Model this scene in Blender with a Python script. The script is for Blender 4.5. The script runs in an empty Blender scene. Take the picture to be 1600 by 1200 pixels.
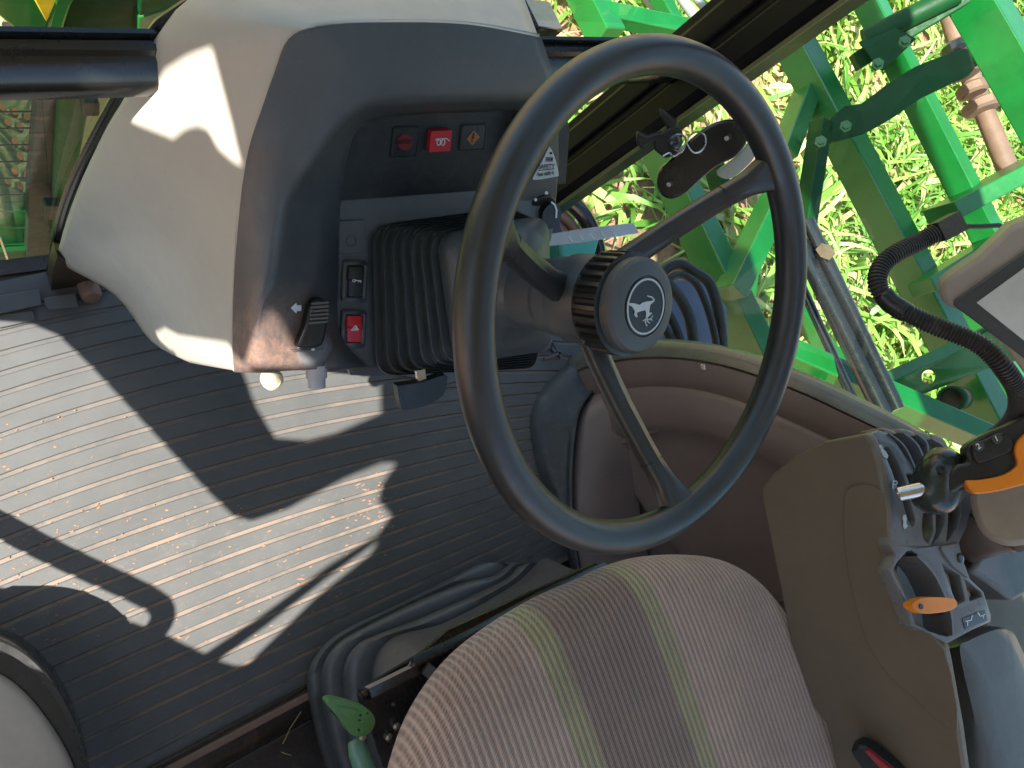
import bpy, bmesh, math, random
import numpy as np
from mathutils import Vector, Matrix, geometry
from mathutils.bvhtree import BVHTree
random.seed(7)
SC = bpy.context.scene
COL = SC.collection
# ------------------------------------------------------------------ camera, sky, sun, exposure
FP = 1200.0
CAM = Vector((0, 0, 1.2))
_U = Vector((.50, .20, .84)).normalized()
_L = Vector((1900, 540, -1200)).normalized(); _L = (_L - _L.dot(_U) * _U).normalized()
_F = _U.cross(_L)
MW = Matrix((_L, _F, _U))            # camera vector -> world vector
cd = bpy.data.cameras.new('camera'); cam = bpy.data.objects.new('camera', cd); COL.objects.link(cam)
cam.matrix_world = Matrix.Translation(CAM) @ MW.to_4x4()
cd.sensor_width = 36; cd.lens = 36 * FP / 1600; cd.clip_start = .01; cd.clip_end = 500
SC.camera = cam
SUN = Vector((-.68, -.05, 1)).normalized()
w = bpy.data.worlds.new('World'); SC.world = w; w.use_nodes = True
nt = w.node_tree; bg = nt.nodes['Background']
sky = nt.nodes.new('ShaderNodeTexSky'); sky.sky_type = 'NISHITA'; sky.sun_disc = False
sky.sun_elevation = math.asin(SUN.z); sky.sun_rotation = math.atan2(SUN.x, SUN.y)
nt.links.new(sky.outputs[0], bg.inputs[0]); bg.inputs[1].default_value = .11
sl = bpy.data.lights.new('sun', 'SUN'); sl.energy = 5.0; sl.angle = math.radians(.55); sl.color = (1, .955, .88)
so = bpy.data.objects.new('sun', sl); COL.objects.link(so); so.rotation_euler = SUN.to_track_quat('Z', 'Y').to_euler()
so.location = (-2, 1, 6)
vs = SC.view_settings; vs.view_transform = 'Standard'; vs.look = 'None'; vs.gamma = 1; vs.use_curve_mapping = False
vs.exposure = 1.5

# ------------------------------------------------------------------ geometry from the picture: rays met with real planes
def ray(px, py): return MW @ Vector(((px - 800) / FP, (600 - py) / FP, -1.0))
def D(px, py, d): return CAM + ray(px, py) * d
def plane(q, n, lift=0):
    q = Vector(q); n = Vector(n).normalized(); q = q + n * lift
    def f(px, py, h=0):
        r = ray(px, py); return CAM + r * ((q + n * h - CAM).dot(n) / r.dot(n))
    f.n = n if n.dot(CAM - q) > 0 else -n
    f.q = q
    return f
def Z(z): return plane((0, 0, z), (0, 0, 1))
def X(x): return plane((x, 0, 0), (-1, 0, 0))
def Y(y): return plane((0, y, 0), (0, -1, 0))
def at(pt):                           # (px, py, 'z', .5) or (px, py, depth)
    if len(pt) == 3: return D(*pt)
    return {'z': Z, 'x': X, 'y': Y}[pt[2]](pt[3])(pt[0], pt[1]) if pt[2] in 'xyz' else PN(pt[0], pt[1], pt[3])
WC = Vector((.4564, .0523, .7403)); WN = Vector((.0786, -.3895, .9177)).normalized()
PN0 = plane(WC - WN * .30, WN)        # the dash panel plane, square to the steering column
def PN(px, py, h=0): return PN0(px, py, h)
def proj(p):
    c = MW.transposed() @ (Vector(p) - CAM); return (800 + FP * c.x / -c.z, 600 - FP * c.y / -c.z)

# ------------------------------------------------------------------ materials
MATS = {}
def new_mat(name):
    m = bpy.data.materials.new(name); m.use_nodes = True
    return m, m.node_tree, m.node_tree.nodes['Principled BSDF']
def N(nt, t, **k):
    n = nt.nodes.new(t)
    for a, b in k.items():
        if a.startswith('i_'):
            n.inputs[int(a[2:]) if a[2:].isdigit() else a[2:].replace('_', ' ')].default_value = b
        else: setattr(n, a, b)
    return n
def ramp(nt, fac, stops):
    r = N(nt, 'ShaderNodeValToRGB'); e = r.color_ramp.elements
    while len(e) < len(stops): e.new(.5)
    for i, (p, c) in enumerate(stops):
        e[i].position = p; e[i].color = c if len(c) == 4 else (*c, 1)
    nt.links.new(fac, r.inputs[0]); return r.outputs[0]
def mix(nt, fac, a, b, mode='MIX'):
    m = N(nt, 'ShaderNodeMix', data_type='RGBA', blend_type=mode)
    for s, v in ((m.inputs[0], fac), (m.inputs[6], a), (m.inputs[7], b)):
        if hasattr(v, 'links'): nt.links.new(v, s)
        elif isinstance(v, (int, float)): s.default_value = v
        else: s.default_value = (*v, 1)
    return m.outputs[2]
def noise(nt, scale, detail=4, rough=.55, vec=None, dist=0):
    n = N(nt, 'ShaderNodeTexNoise'); n.inputs['Scale'].default_value = scale
    n.inputs['Detail'].default_value = detail; n.inputs['Roughness'].default_value = rough; n.inputs['Distortion'].default_value = dist
    if vec is None:
        g = N(nt, 'ShaderNodeNewGeometry'); vec = g.outputs['Position']
    nt.links.new(vec, n.inputs['Vector']); return n.outputs[0]
def plastic(name, col, rough=.5, grain=900, bump=.15, dust=.25, dustcol=(.34, .30, .25), metal=0, spec=.5, coat=0, var=.15, bd=.0006):
    if name in MATS: return MATS[name]
    m, nt, b = new_mat(name)
    g = N(nt, 'ShaderNodeNewGeometry').outputs['Position']
    big = noise(nt, 9, 6, .65, g); mid = noise(nt, 60, 5, .7, g); fine = noise(nt, grain, 2, .5, g)
    dark = tuple(c * (1 - var) for c in col); light = tuple(min(1, c * (1 + var)) for c in col)
    c = mix(nt, ramp(nt, big, [(.35, (0, 0, 0)), (.65, (1, 1, 1))]), dark, light)
    if dust:
        sc = noise(nt, 26, 8, .8, g, .6)
        f = ramp(nt, sc, [(.52, (0, 0, 0)), (.78, (dust, dust, dust))])
        c = mix(nt, f, c, dustcol)
        sp = ramp(nt, noise(nt, 420, 2, .5, g), [(.66, (0, 0, 0)), (.76, (dust * 1.4,) * 3)])
        c = mix(nt, sp, c, dustcol)
    nt.links.new(c, b.inputs['Base Color'])
    r = ramp(nt, mid, [(.3, (rough * .82,) * 3), (.7, (min(1, rough * 1.2),) * 3)])
    nt.links.new(r, b.inputs['Roughness'])
    b.inputs['Metallic'].default_value = metal
    b.inputs['Specular IOR Level'].default_value = spec; b.inputs['Coat Weight'].default_value = coat; b.inputs['Coat Roughness'].default_value = .12
    if bump:
        bp = N(nt, 'ShaderNodeBump'); bp.inputs['Strength'].default_value = bump; bp.inputs['Distance'].default_value = bd
        nt.links.new(fine, bp.inputs['Height']); nt.links.new(bp.outputs[0], b.inputs['Normal'])
    MATS[name] = m; return m
def flat(name, col, rough=.4, metal=0, emit=0):
    if name in MATS: return MATS[name]
    m, nt, b = new_mat(name)
    c = mix(nt, noise(nt, 300, 3), tuple(x * .85 for x in col), col)
    nt.links.new(c, b.inputs['Base Color']); b.inputs['Roughness'].default_value = rough; b.inputs['Metallic'].default_value = metal
    MATS[name] = m; return m
BEIGE = plastic('beige moulded plastic', (.50, .465, .395), .46, 700, .12, .10, (.30, .23, .17), var=.06)
def scuffs(m):
    nt = m.node_tree; b = nt.nodes['Principled BSDF']; src = b.inputs['Base Color'].links[0].from_socket
    g = N(nt, 'ShaderNodeNewGeometry').outputs['Position']; mp = N(nt, 'ShaderNodeMapping'); mp.inputs['Scale'].default_value = (6, 1.2, .7); mp.inputs['Rotation'].default_value = (.3, .5, .2); nt.links.new(g, mp.inputs[0])
    f = ramp(nt, noise(nt, 55, 5, .7, mp.outputs[0], .4), [(.63, (0, 0, 0)), (.74, (.30,) * 3)])
    nt.links.new(mix(nt, f, src, (.30, .27, .22)), b.inputs['Base Color'])
scuffs(BEIGE)
BLACK = plastic('black grained plastic', (.058, .066, .070), .44, 1500, .35, .13, (.22, .17, .13), spec=.8)
FACE = plastic('matt black display face', (.012, .014, .014), .55, 1500, .12, .10)
BLKS = plastic('smooth black plastic', (.016, .017, .017), .32, 900, .06, .1)
WHEEL = plastic('satin black wheel rubber', (.015, .017, .018), .38, 1400, .10, 0, var=.05, spec=.8)
RUBBER = plastic('dusty rubber bellows', (.045, .049, .051), .5, 800, .12, .22)
STEELB = plastic('black painted steel', (.012, .013, .016), .25, 300, .05, .08, (.25, .17, .11), coat=.4, spec=.8)
FRAME = plastic('black gloss window frame', (.010, .011, .011), .25, 300, .03, .03, (.30, .22, .14), coat=.5)
TAN = plastic('brown console plastic', (.150, .116, .080), .48, 1100, .12, .08, var=.07)
BROWN = plastic('brown moulded side panel', (.19, .138, .118), .38, 900, .12, .12, (.28, .2, .14), var=.08)
GREYP = plastic('grey brown satin plastic', (.145, .137, .135), .30, 1200, .1, .12, var=.08)
PAD = plastic('grey soft armrest vinyl', (.075, .078, .080), .36, 1300, .5, .10)
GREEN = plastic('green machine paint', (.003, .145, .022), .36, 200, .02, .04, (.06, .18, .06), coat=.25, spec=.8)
GREEN_SHADE = plastic('dirty and shade-darkened green paint', (.004, .055, .012), .55, 200, .06, .10, (.03, .07, .02), spec=.25)  # darker copy of the green, with shade put into the colour besides dirt
DARKG = plastic('dark greenish steel', (.014, .026, .014), .6, 200, .06, .15, (.05, .06, .03), spec=.3)
SUNGROUND = plastic('orange sunlit ground stand-in', (.90, .42, .17), .8, 60, .3, .4, (.9, .55, .25))  # bright orange standing in for sunlit ground behind the screen
YELLOW = plastic('yellow machine paint', (.75, .55, .02), .35, 200, .04, .2)
ORANGE = plastic('orange handle plastic', (.85, .24, .006), .38, 1200, .08, .05)
REDP = plastic('red switch plastic', (.55, .018, .03), .32, 1200, .05, .05)
LEVERG = plastic('green lever plastic', (.10, .24, .075), .5, 900, .1, .2)
LEVERT = plastic('teal grey lever plastic', (.13, .26, .18), .3, 900, .05, .15)
STEEL = plastic('bright steel', (.55, .53, .50), .25, 500, .06, .25, (.2, .13, .08), metal=1)
RUST = plastic('rusty shaft steel', (.20, .12, .085), .6, 200, .3, .6, (.42, .24, .14))
KNOBW = plastic('cream knob', (.70, .62, .42), .4, 900, .05, .2)
LILAC = plastic('pale grey socket', (.48, .45, .46), .4, 900, .05, .1)
WHITE = flat('white print', (.80, .82, .82), .4)
GREYW = flat('pale grey print', (.58, .63, .62), .35)
REDD = flat('dim red lens print', (.18, .012, .012), .3)
ORD = flat('dim orange lens print', (.42, .13, .02), .3)
BLKM = flat('black print', (.01, .01, .01), .5)
HOSE = plastic('black corrugated hose plastic', (.028, .027, .025), .45, 600, .1, .25)
COPPER = plastic('copper coloured wire', (.45, .17, .09), .4, 500, .1, .1)
BLUEG = plastic('blue grey tank plastic', (.14, .175, .26), .4, 300, .05, .15)
DIRTY = plastic('grimy cab floor steel', (.030, .022, .016), .38, 120, .5, .8, (.11, .075, .05), bd=.001)
SCREEN = plastic('grey screen glass', (.50, .50, .47), .18, 200, .0, .1)
BEZEL = plastic('dark grey monitor bezel', (.045, .05, .052), .35, 1200, .08, .08)
SILVER = plastic('weathered zinc strip', (.42, .47, .52), .35, 90, .3, .4, metal=.5)
TEAL = plastic('teal tank plastic', (.05, .33, .22), .4, 200, .05, .1)
STRAW = flat('dry straw', (.45, .33, .13), .7)
DIRTB = flat('dry red soil crumbs', (.42, .20, .10), .9)

def glass_mat():
    m, nt, b = new_mat('tinted cab glass'); nt.nodes.remove(b)
    out = nt.nodes['Material Output']
    t = N(nt, 'ShaderNodeBsdfTransparent'); t.inputs[0].default_value = (.86, .95, .88, 1)
    g = N(nt, 'ShaderNodeBsdfGlossy'); g.inputs['Roughness'].default_value = .02
    fr = N(nt, 'ShaderNodeFresnel'); gb = N(nt, 'ShaderNodeNewGeometry'); io = N(nt, 'ShaderNodeMapRange'); io.inputs[3].default_value = 1.45; io.inputs[4].default_value = 1 / 1.45; nt.links.new(gb.outputs['Backfacing'], io.inputs[0]); nt.links.new(io.outputs[0], fr.inputs[0])
    mx = N(nt, 'ShaderNodeMixShader'); nt.links.new(fr.outputs[0], mx.inputs[0])
    nt.links.new(t.outputs[0], mx.inputs[1]); nt.links.new(g.outputs[0], mx.inputs[2]); nt.links.new(mx.outputs[0], out.inputs[0])
    return m
GLASS = glass_mat()

# ------------------------------------------------------------------ object helpers
def tag(o, label=None, cat=None, group=None, kind=None):
    if label: o['label'] = label
    if cat: o['category'] = cat
    if group: o['group'] = group
    if kind: o['kind'] = kind
    return o
def thing(name, label, cat, loc, group=None):
    o = bpy.data.objects.new(name, None); COL.objects.link(o); o.location = loc; o.empty_display_size = .05
    return tag(o, label, cat, group)
def wpos(o):
    p = Vector(o.location)
    while o.parent: o = o.parent; p = p + Vector(o.location)
    return p
def mesh(name, V, Fc, mat, parent=None, smooth=35, label=None, cat=None, kind=None, group=None, mats=None, fmat=None):
    V = [Vector(v) for v in V]
    c = Vector((sum(v.x for v in V) / len(V), sum(v.y for v in V) / len(V), min(v.z for v in V)))
    me = bpy.data.meshes.new(name); me.from_pydata([v - c for v in V], [], Fc); me.update()
    bm = bmesh.new(); bm.from_mesh(me); bmesh.ops.recalc_face_normals(bm, faces=bm.faces); bm.to_mesh(me); bm.free()
    if smooth:
        me.shade_smooth(); me.set_sharp_from_angle(angle=math.radians(smooth))
    for x in (mats or [mat]): me.materials.append(x)
    if fmat:
        for p, i in zip(me.polygons, fmat): p.material_index = i
    o = bpy.data.objects.new(name, me); COL.objects.link(o)
    if parent: o.parent = parent; o.location = c - wpos(parent)
    else: o.location = c
    return tag(o, label, cat, group, kind)
def mods(o, bevel=0, solid=0, subsurf=0, seg=2, off=-1):
    if solid:
        m = o.modifiers.new('solid', 'SOLIDIFY'); m.thickness = solid; m.offset = off
    if bevel:
        m = o.modifiers.new('bevel', 'BEVEL'); m.width = bevel; m.segments = seg; m.limit_method = 'ANGLE'; m.angle_limit = math.radians(38); m.harden_normals = False
    if subsurf:
        m = o.modifiers.new('sub', 'SUBSURF'); m.levels = subsurf; m.render_levels = subsurf
    return o
class MB:
    def __init__(s): s.v = []; s.f = []
    def add(s, V, Fc):
        k = len(s.v); s.v += [Vector(v) for v in V]; s.f += [tuple(i + k for i in q) for q in Fc]; return s
    def build(s, name, mat, parent=None, **k): return mesh(name, s.v, s.f, mat, parent, **k)
def frame_of(d, up=(0, 0, 1)):
    d = Vector(d).normalized(); a = Vector(up).cross(d)
    if a.length < 1e-4: a = Vector((1, 0, 0)).cross(d)
    a.normalize(); return a, d.cross(a).normalized(), d
def boxdata(c, ax, ay, az, sx, sy, sz):
    c = Vector(c); V = [c + ax * (sx * i / 2) + ay * (sy * j / 2) + az * (sz * k / 2) for k in (-1, 1) for j in (-1, 1) for i in (-1, 1)]
    return V, [(0, 2, 3, 1), (4, 5, 7, 6), (0, 1, 5, 4), (2, 6, 7, 3), (0, 4, 6, 2), (1, 3, 7, 5)]
def bardata(p, q, wdt, hgt, up=(0, 0, 1)):
    p = Vector(p); q = Vector(q); a, b, d = frame_of(q - p, up)
    return boxdata((p + q) / 2, a, b, d, wdt, hgt, (q - p).length)
def tubedata(pts, r, n=12, closed=False, ref=(0, 0, 1), caps=True):
    pts = [Vector(p) for p in pts]; m = len(pts); V = []; Fc = []
    prev = None
    for i, p in enumerate(pts):
        if closed: t = pts[(i + 1) % m] - pts[i - 1]
        else: t = pts[min(i + 1, m - 1)] - pts[max(i - 1, 0)]
        t.normalize()
        if prev is None: a, b, _ = frame_of(t, ref)
        else:
            a = (prev - prev.dot(t) * t).normalized(); b = t.cross(a)
        prev = a
        rr = r[i] if isinstance(r, (list, tuple)) else r
        for k in range(n):
            an = 2 * math.pi * k / n; V.append(p + a * (rr * math.cos(an)) + b * (rr * math.sin(an)))
    for i in range(m if closed else m - 1):
        for k in range(n):
            j = (i + 1) % m; Fc.append((i * n + k, i * n + (k + 1) % n, j * n + (k + 1) % n, j * n + k))
    if not closed and caps: Fc += [tuple(range(n))[::-1], tuple((m - 1) * n + k for k in range(n))]
    return V, Fc
def smoothpath(P, n=6, closed=False):
    P = [Vector(p) for p in P]; m = len(P); out = []
    rng = range(m) if closed else range(m - 1)
    for i in rng:
        g = (lambda k: P[k % m]) if closed else (lambda k: P[max(0, min(m - 1, k))])
        a, b, c, d = g(i - 1), g(i), g(i + 1), g(i + 2)
        for j in range(n):
            t = j / n
            out.append(.5 * ((2 * b) + (c - a) * t + (2 * a - 5 * b + 4 * c - d) * t * t + (3 * b - a - 3 * c + d) * t ** 3))
    if not closed: out.append(P[-1])
    return out
def sp2(P, n=5, closed=True):       # smooth 2D pixel outline
    return [(v.x, v.y) for v in smoothpath([(x, y, 0) for x, y in P], n, closed)]
def prism(P, vec):
    n = len(P); P = [Vector(p) for p in P]; vec = Vector(vec)
    V = P + [p + vec for p in P]
    return V, [tuple(range(n)), tuple(range(2 * n - 1, n - 1, -1))] + [(i, i + n, (i + 1) % n + n, (i + 1) % n) for i in range(n)]
def slab(name, px, pl, th, mat, parent=None, bevel=0, h=0, **k):
    """a plate whose face lies in plane pl (raised by h), th thick behind the face"""
    P = [pl(x, y, h) for x, y in px]
    V, Fc = prism(P, -pl.n * th)
    o = mesh(name, V, Fc, mat, parent, **k)
    if bevel: mods(o, bevel=bevel)
    return o
def loft(rows, closed=False, mid=False):
    n = len(rows[0]); V = [p for r in rows for p in r]; Fc = []
    for i in range(len(rows) - 1):
        for k in range(n if closed else n - 1):
            j = (k + 1) % n; Fc.append((i * n + k, i * n + j, (i + 1) * n + j, (i + 1) * n + k))
    return V, Fc
def lathe(c, ax, prof, n=40, up=(0, 1, 0), cap=True):
    a, b, d = frame_of(ax, up); c = Vector(c)
    rows = [[c + d * h + (a * math.cos(2 * math.pi * k / n) + b * math.sin(2 * math.pi * k / n)) * r for k in range(n)] for r, h in prof]
    V, Fc = loft(rows, True)
    if cap:
        Fc += [tuple(range(n)), tuple((len(rows) - 1) * n + k for k in range(n))]
    return V, Fc
def fillcurve(loops, ext):
    cu = bpy.data.curves.new('tmp', 'CURVE'); cu.dimensions = '2D'; cu.fill_mode = 'BOTH'; cu.extrude = ext
    for lp in loops:
        s = cu.splines.new('POLY'); s.points.add(len(lp) - 1)
        for p, q in zip(s.points, lp): p.co = (q[0], q[1], 0, 1)
        s.use_cyclic_u = True
    return curve_mesh(cu)
def curve_mesh(cu):
    o = bpy.data.objects.new('tmp', cu); COL.objects.link(o)
    dg = bpy.context.evaluated_depsgraph_get(); dg.update()
    me = bpy.data.meshes.new_from_object(o.evaluated_get(dg))
    V = [v.co.copy() for v in me.vertices]; Fc = [tuple(p.vertices) for p in me.polygons]
    bpy.data.objects.remove(o); bpy.data.curves.remove(cu); bpy.data.meshes.remove(me)
    return V, Fc
def holed(name, loops, pl, th, mat, parent=None, h=0, bevel=0, **k):
    """plate with holes: first loop outer, the rest holes (pixel outlines on the plane)"""
    V, Fc = fillcurve(loops, .5)
    W = []
    for v in V:
        W.append(pl(v.x, v.y, h) - (pl.n * th if v.z < 0 else Vector((0, 0, 0))))
    o = mesh(name, W, Fc, mat, parent, **k)
    bm = bmesh.new(); bm.from_mesh(o.data); bmesh.ops.remove_doubles(bm, verts=bm.verts, dist=1e-6); bmesh.ops.recalc_face_normals(bm, faces=bm.faces); bm.to_mesh(o.data); bm.free()
    if bevel: mods(o, bevel=bevel)
    return o
def decal(name, polys, pl, mat, parent, h=.0006, **k):
    mb = MB()
    for P in polys: mb.add(*prism([pl(x, y, h) for x, y in P], -pl.n * (.0004)))
    return mb.build(name, mat, parent, smooth=0, **k)
def stroke(P, wd):                  # pixel polyline -> quads
    out = []
    for (x0, y0), (x1, y1) in zip(P[:-1], P[1:]):
        dx, dy = x1 - x0, y1 - y0; l = math.hypot(dx, dy) or 1; nx, ny = -dy / l * wd / 2, dx / l * wd / 2
        ex, ey = dx / l * wd * .25, dy / l * wd * .25
        out.append([(x0 + nx - ex, y0 + ny - ey), (x1 + nx + ex, y1 + ny + ey), (x1 - nx + ex, y1 - ny + ey), (x0 - nx - ex, y0 - ny - ey)])
    return out
def text(name, s, cx, cy, size, pl, mat, parent, ang=0, h=.0008, shear=0, sx=1, bold=0, label=None):
    cu = bpy.data.curves.new('txt', 'FONT'); cu.body = s; cu.size = 1; cu.align_x = 'CENTER'; cu.align_y = 'CENTER'; cu.extrude = .01; cu.offset = bold
    V, Fc = curve_mesh(cu); c, sn = math.cos(math.radians(ang)), math.sin(math.radians(ang)); W = []
    for v in V:
        x = (v.x * sx + v.y * shear) * size; y = v.y * size
        W.append(pl(cx + x * c - y * sn, cy - (x * sn + y * c), h + (0 if v.z > 0 else -.0003)))
    return mesh(name, W, Fc, mat, parent, smooth=0, label=label)
def circ(cx, cy, rx, ry=None, n=24, a0=0): 
    ry = ry or rx
    return [(cx + rx * math.cos(2 * math.pi * k / n + a0), cy + ry * math.sin(2 * math.pi * k / n + a0)) for k in range(n)]
def rrect(cx, cy, w_, h_, r, sk=0, ang=0, n=4):
    out = []
    for qx, qy, a0 in ((1, 1, 0), (-1, 1, 90), (-1, -1, 180), (1, -1, 270)):
        for k in range(n + 1):
            a = math.radians(a0 + 90 * k / n); x = qx * (w_ / 2 - r) + r * math.cos(a); y = qy * (h_ / 2 - r) + r * math.sin(a)
            x += sk * y; A = math.radians(ang); out.append((cx + x * math.cos(A) - y * math.sin(A), cy + x * math.sin(A) + y * math.cos(A)))
    return out
def interp(x, xs, ys): return float(np.interp(x, xs, ys))

# ================================================================== GROUND
GZ = -1.8
def ground():
    m, nt, b = new_mat('red soil with dry litter')
    g = N(nt, 'ShaderNodeNewGeometry').outputs['Position']
    a = noise(nt, 3.5, 8, .7, g); c2 = noise(nt, 28, 6, .75, g)
    c = mix(nt, ramp(nt, a, [(.35, (0, 0, 0)), (.65, (1, 1, 1))]), (.46, .21, .14), (.66, .37, .25))
    c = mix(nt, ramp(nt, c2, [(.45, (0, 0, 0)), (.62, (.8, .8, .8))]), c, (.55, .36, .22))
    c = mix(nt, ramp(nt, noise(nt, 7, 5, .6, g, 1.5), [(.56, (0, 0, 0)), (.66, (.7, .7, .7))]), c, (.10, .16, .03))
    nt.links.new(c, b.inputs['Base Color']); b.inputs['Roughness'].default_value = .95
    bp = N(nt, 'ShaderNodeBump'); bp.inputs['Distance'].default_value = .03; nt.links.new(c2, bp.inputs['Height']); nt.links.new(bp.outputs[0], b.inputs['Normal'])
    V = []; n = 60; xs = [-200, -60, -20, -8] + [-4 + 14 * i / 48 for i in range(49)] + [14, 25, 60, 200]
    ys = [-200, -60, -20, -8] + [-3 + 11 * i / 40 for i in range(41)] + [14, 25, 60, 200]
    rnd = random.Random(3)
    rows = [[Vector((x, y, GZ + (rnd.uniform(-.03, .03) if -4 < x < 10 and -3 < y < 8 else 0))) for x in xs] for y in ys]
    V, Fc = loft(rows); mesh('ground', V, Fc, m, smooth=80, kind='structure')
ground()
def grass():
    m, nt, b = new_mat('coarse grass blade')
    gi = N(nt, 'ShaderNodeNewGeometry')
    c = ramp(nt, gi.outputs['Random Per Island'], [(0, (.10, .26, .03)), (.35, (.22, .42, .06)), (.62, (.38, .55, .12)), (.82, (.52, .58, .20)), (1, (.60, .42, .25))])
    nt.links.new(c, b.inputs['Base Color']); b.inputs['Roughness'].default_value = .42
    tr = N(nt, 'ShaderNodeBsdfTranslucent'); nt.links.new(c, tr.inputs[0])
    mx = N(nt, 'ShaderNodeMixShader'); mx.inputs[0].default_value = .35
    nt.links.new(b.outputs[0], mx.inputs[1]); nt.links.new(tr.outputs[0], mx.inputs[2]); nt.links.new(mx.outputs[0], nt.nodes['Material Output'].inputs[0])
    r = random.Random(11); V = []; Fc = []
    def blade(x, y, L, W, az, lean, curl):
        k = len(V); d = Vector((math.cos(az), math.sin(az), 0)); s = Vector((-d.y, d.x, 0)); p = Vector((x, y, GZ)); el = lean
        st = 4
        for i in range(st + 1):
            t = i / st; ww = W * (1 - t ** 1.8) * (.55 + .45 * min(1, t * 4)) / 2
            tw = s * math.cos(.5) + Vector((0, 0, math.sin(.5) * (1 if curl > 0 else -1)))
            if i < st: V.append(p - tw * ww); V.append(p + tw * ww)
            else: V.append(p.copy())
            p = p + (d * math.cos(el) + Vector((0, 0, math.sin(el)))) * (L / st); el -= abs(curl) / st
            p.z = max(p.z, GZ + .004 + .02 * r.random())
        for i in range(st - 1): Fc.append((k + 2 * i, k + 2 * i + 1, k + 2 * i + 3, k + 2 * i + 2))
        Fc.append((k + 2 * st - 2, k + 2 * st - 1, k + 2 * st))
    def tuft(x, y, n, sc):
        for _ in range(n):
            blade(x + r.gauss(0, .04), y + r.gauss(0, .04), sc * r.uniform(.22, .62), r.uniform(.024, .058), r.uniform(0, 6.283), r.uniform(.35, 1.3), r.choice((-1, 1)) * r.uniform(.8, 2.2))
    cl = [(r.uniform(-3, 10), r.uniform(-3, 9), r.uniform(.3, 1.0)) for _ in range(70)]
    def dens(x, y): return .30 + (.22 if x < 3.8 else 0) + .5 * math.sin(x * 2.3 + 1.7 * math.sin(y * 1.9)) * math.sin(y * 2.7 + x) + min(.8, max(0, (x - 3) * .12))
    for _ in range(8600):
        x = 1.6 + 10.5 * r.random() ** 1.1; y = r.uniform(-2.6, 6.0)
        if r.random() < dens(x, y): tuft(x, y, r.randint(4, 7), 1)
    for _ in range(1800):
        x = r.uniform(-4, 1.2); y = r.uniform(.8, 6)
        if r.random() < dens(x, y): tuft(x, y, r.randint(4, 6), 1)
    print('grass tris', len(Fc) * 2)
    mesh('grass', V, Fc, m, smooth=80, kind='stuff', cat='grass', label='coarse bright green grass growing over red soil beyond the window')
grass()

# ================================================================== CAB FLOOR AND MAT
mf = MB(); mf.add(*boxdata((.35, -.2, -.035), Vector((1, 0, 0)), Vector((0, 1, 0)), Vector((0, 0, 1)), 1.3, 1.25, .05))
mf.build('cab_floor', DIRTY, kind='structure', smooth=0)
def groove(s, x):
    if s < 745: m0 = interp(s, [490, 523, 584, 648, 745], [-.23, -.26, -.31, -.35, -.38]); c = interp(s, [490, 745], [2.3e-4, 2.2e-4])
    else: m0 = interp(s, [745, 1310], [-.38, -.52]); c = interp(s, [745, 1310], [2.2e-4, 0])
    return s + m0 * x + c * x * abs(x)
def mat_material():
    m, nt, b = new_mat('ribbed rubber mat')
    g = N(nt, 'ShaderNodeNewGeometry').outputs['Position']
    big = noise(nt, 5, 6, .7, g); fine = noise(nt, 700, 3, .6, g)
    c = mix(nt, ramp(nt, big, [(.3, (0, 0, 0)), (.7, (1, 1, 1))]), (.074, .076, .075), (.106, .107, .104))
    # scuffed soil stains: heavier towards the seat
    sep = N(nt, 'ShaderNodeSeparateXYZ'); nt.links.new(g, sep.inputs[0])
    wear = N(nt, 'ShaderNodeMapRange'); wear.inputs[1].default_value = .25; wear.inputs[2].default_value = -.05; nt.links.new(sep.outputs[1], wear.inputs[0])
    mp = N(nt, 'ShaderNodeMapping'); mp.inputs['Scale'].default_value = (1, 2.4, 1); mp.inputs['Rotation'].default_value = (0, 0, .7); nt.links.new(g, mp.inputs[0])
    sm = noise(nt, 55, 9, .8, mp.outputs[0], 1.2)
    f = ramp(nt, sm, [(.56, (0, 0, 0)), (.70, (.6, .6, .6))])
    f = mix(nt, 1.0, f, wear.outputs[0], 'MULTIPLY')
    c = mix(nt, f, c, (.30, .22, .16))
    sp = ramp(nt, noise(nt, 260, 2, .5, g), [(.70, (0, 0, 0)), (.76, (.5, .5, .5))])
    c = mix(nt, mix(nt, 1.0, sp, wear.outputs[0], 'MULTIPLY'), c, (.36, .20, .12))
    # dust sitting in the grooves (recess below the tread surface)
    low = N(nt, 'ShaderNodeMapRange'); low.inputs[1].default_value = -.0005; low.inputs[2].default_value = -.0022; nt.links.new(sep.outputs[2], low.inputs[0])
    w2 = N(nt, 'ShaderNodeMath', operation='MULTIPLY'); nt.links.new(low.outputs[0], w2.inputs[0]); wa = N(nt, 'ShaderNodeMapRange'); wa.inputs[1].default_value = .30; wa.inputs[2].default_value = -.02; wa.inputs[3].default_value = .12; wa.inputs[4].default_value = .95; nt.links.new(sep.outputs[1], wa.inputs[0]); nt.links.new(wa.outputs[0], w2.inputs[1])
    w3 = N(nt, 'ShaderNodeMath', operation='MULTIPLY'); nt.links.new(w2.outputs[0], w3.inputs[0]); nt.links.new(ramp(nt, noise(nt, 12, 4, .7, g), [(.35, (.15,) * 3), (.6, (1,) * 3)]), w3.inputs[1])
    c = mix(nt, w3.outputs[0], c, (.235, .18, .14))
    nt.links.new(c, b.inputs['Base Color']); b.inputs['Roughness'].default_value = .5
    bp = N(nt, 'ShaderNodeBump'); bp.inputs['Strength'].default_value = .25; bp.inputs['Distance'].default_value = .0006
    nt.links.new(fine, bp.inputs['Height']); nt.links.new(bp.outputs[0], b.inputs['Normal'])
    return m
MATM = mat_material()
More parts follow.
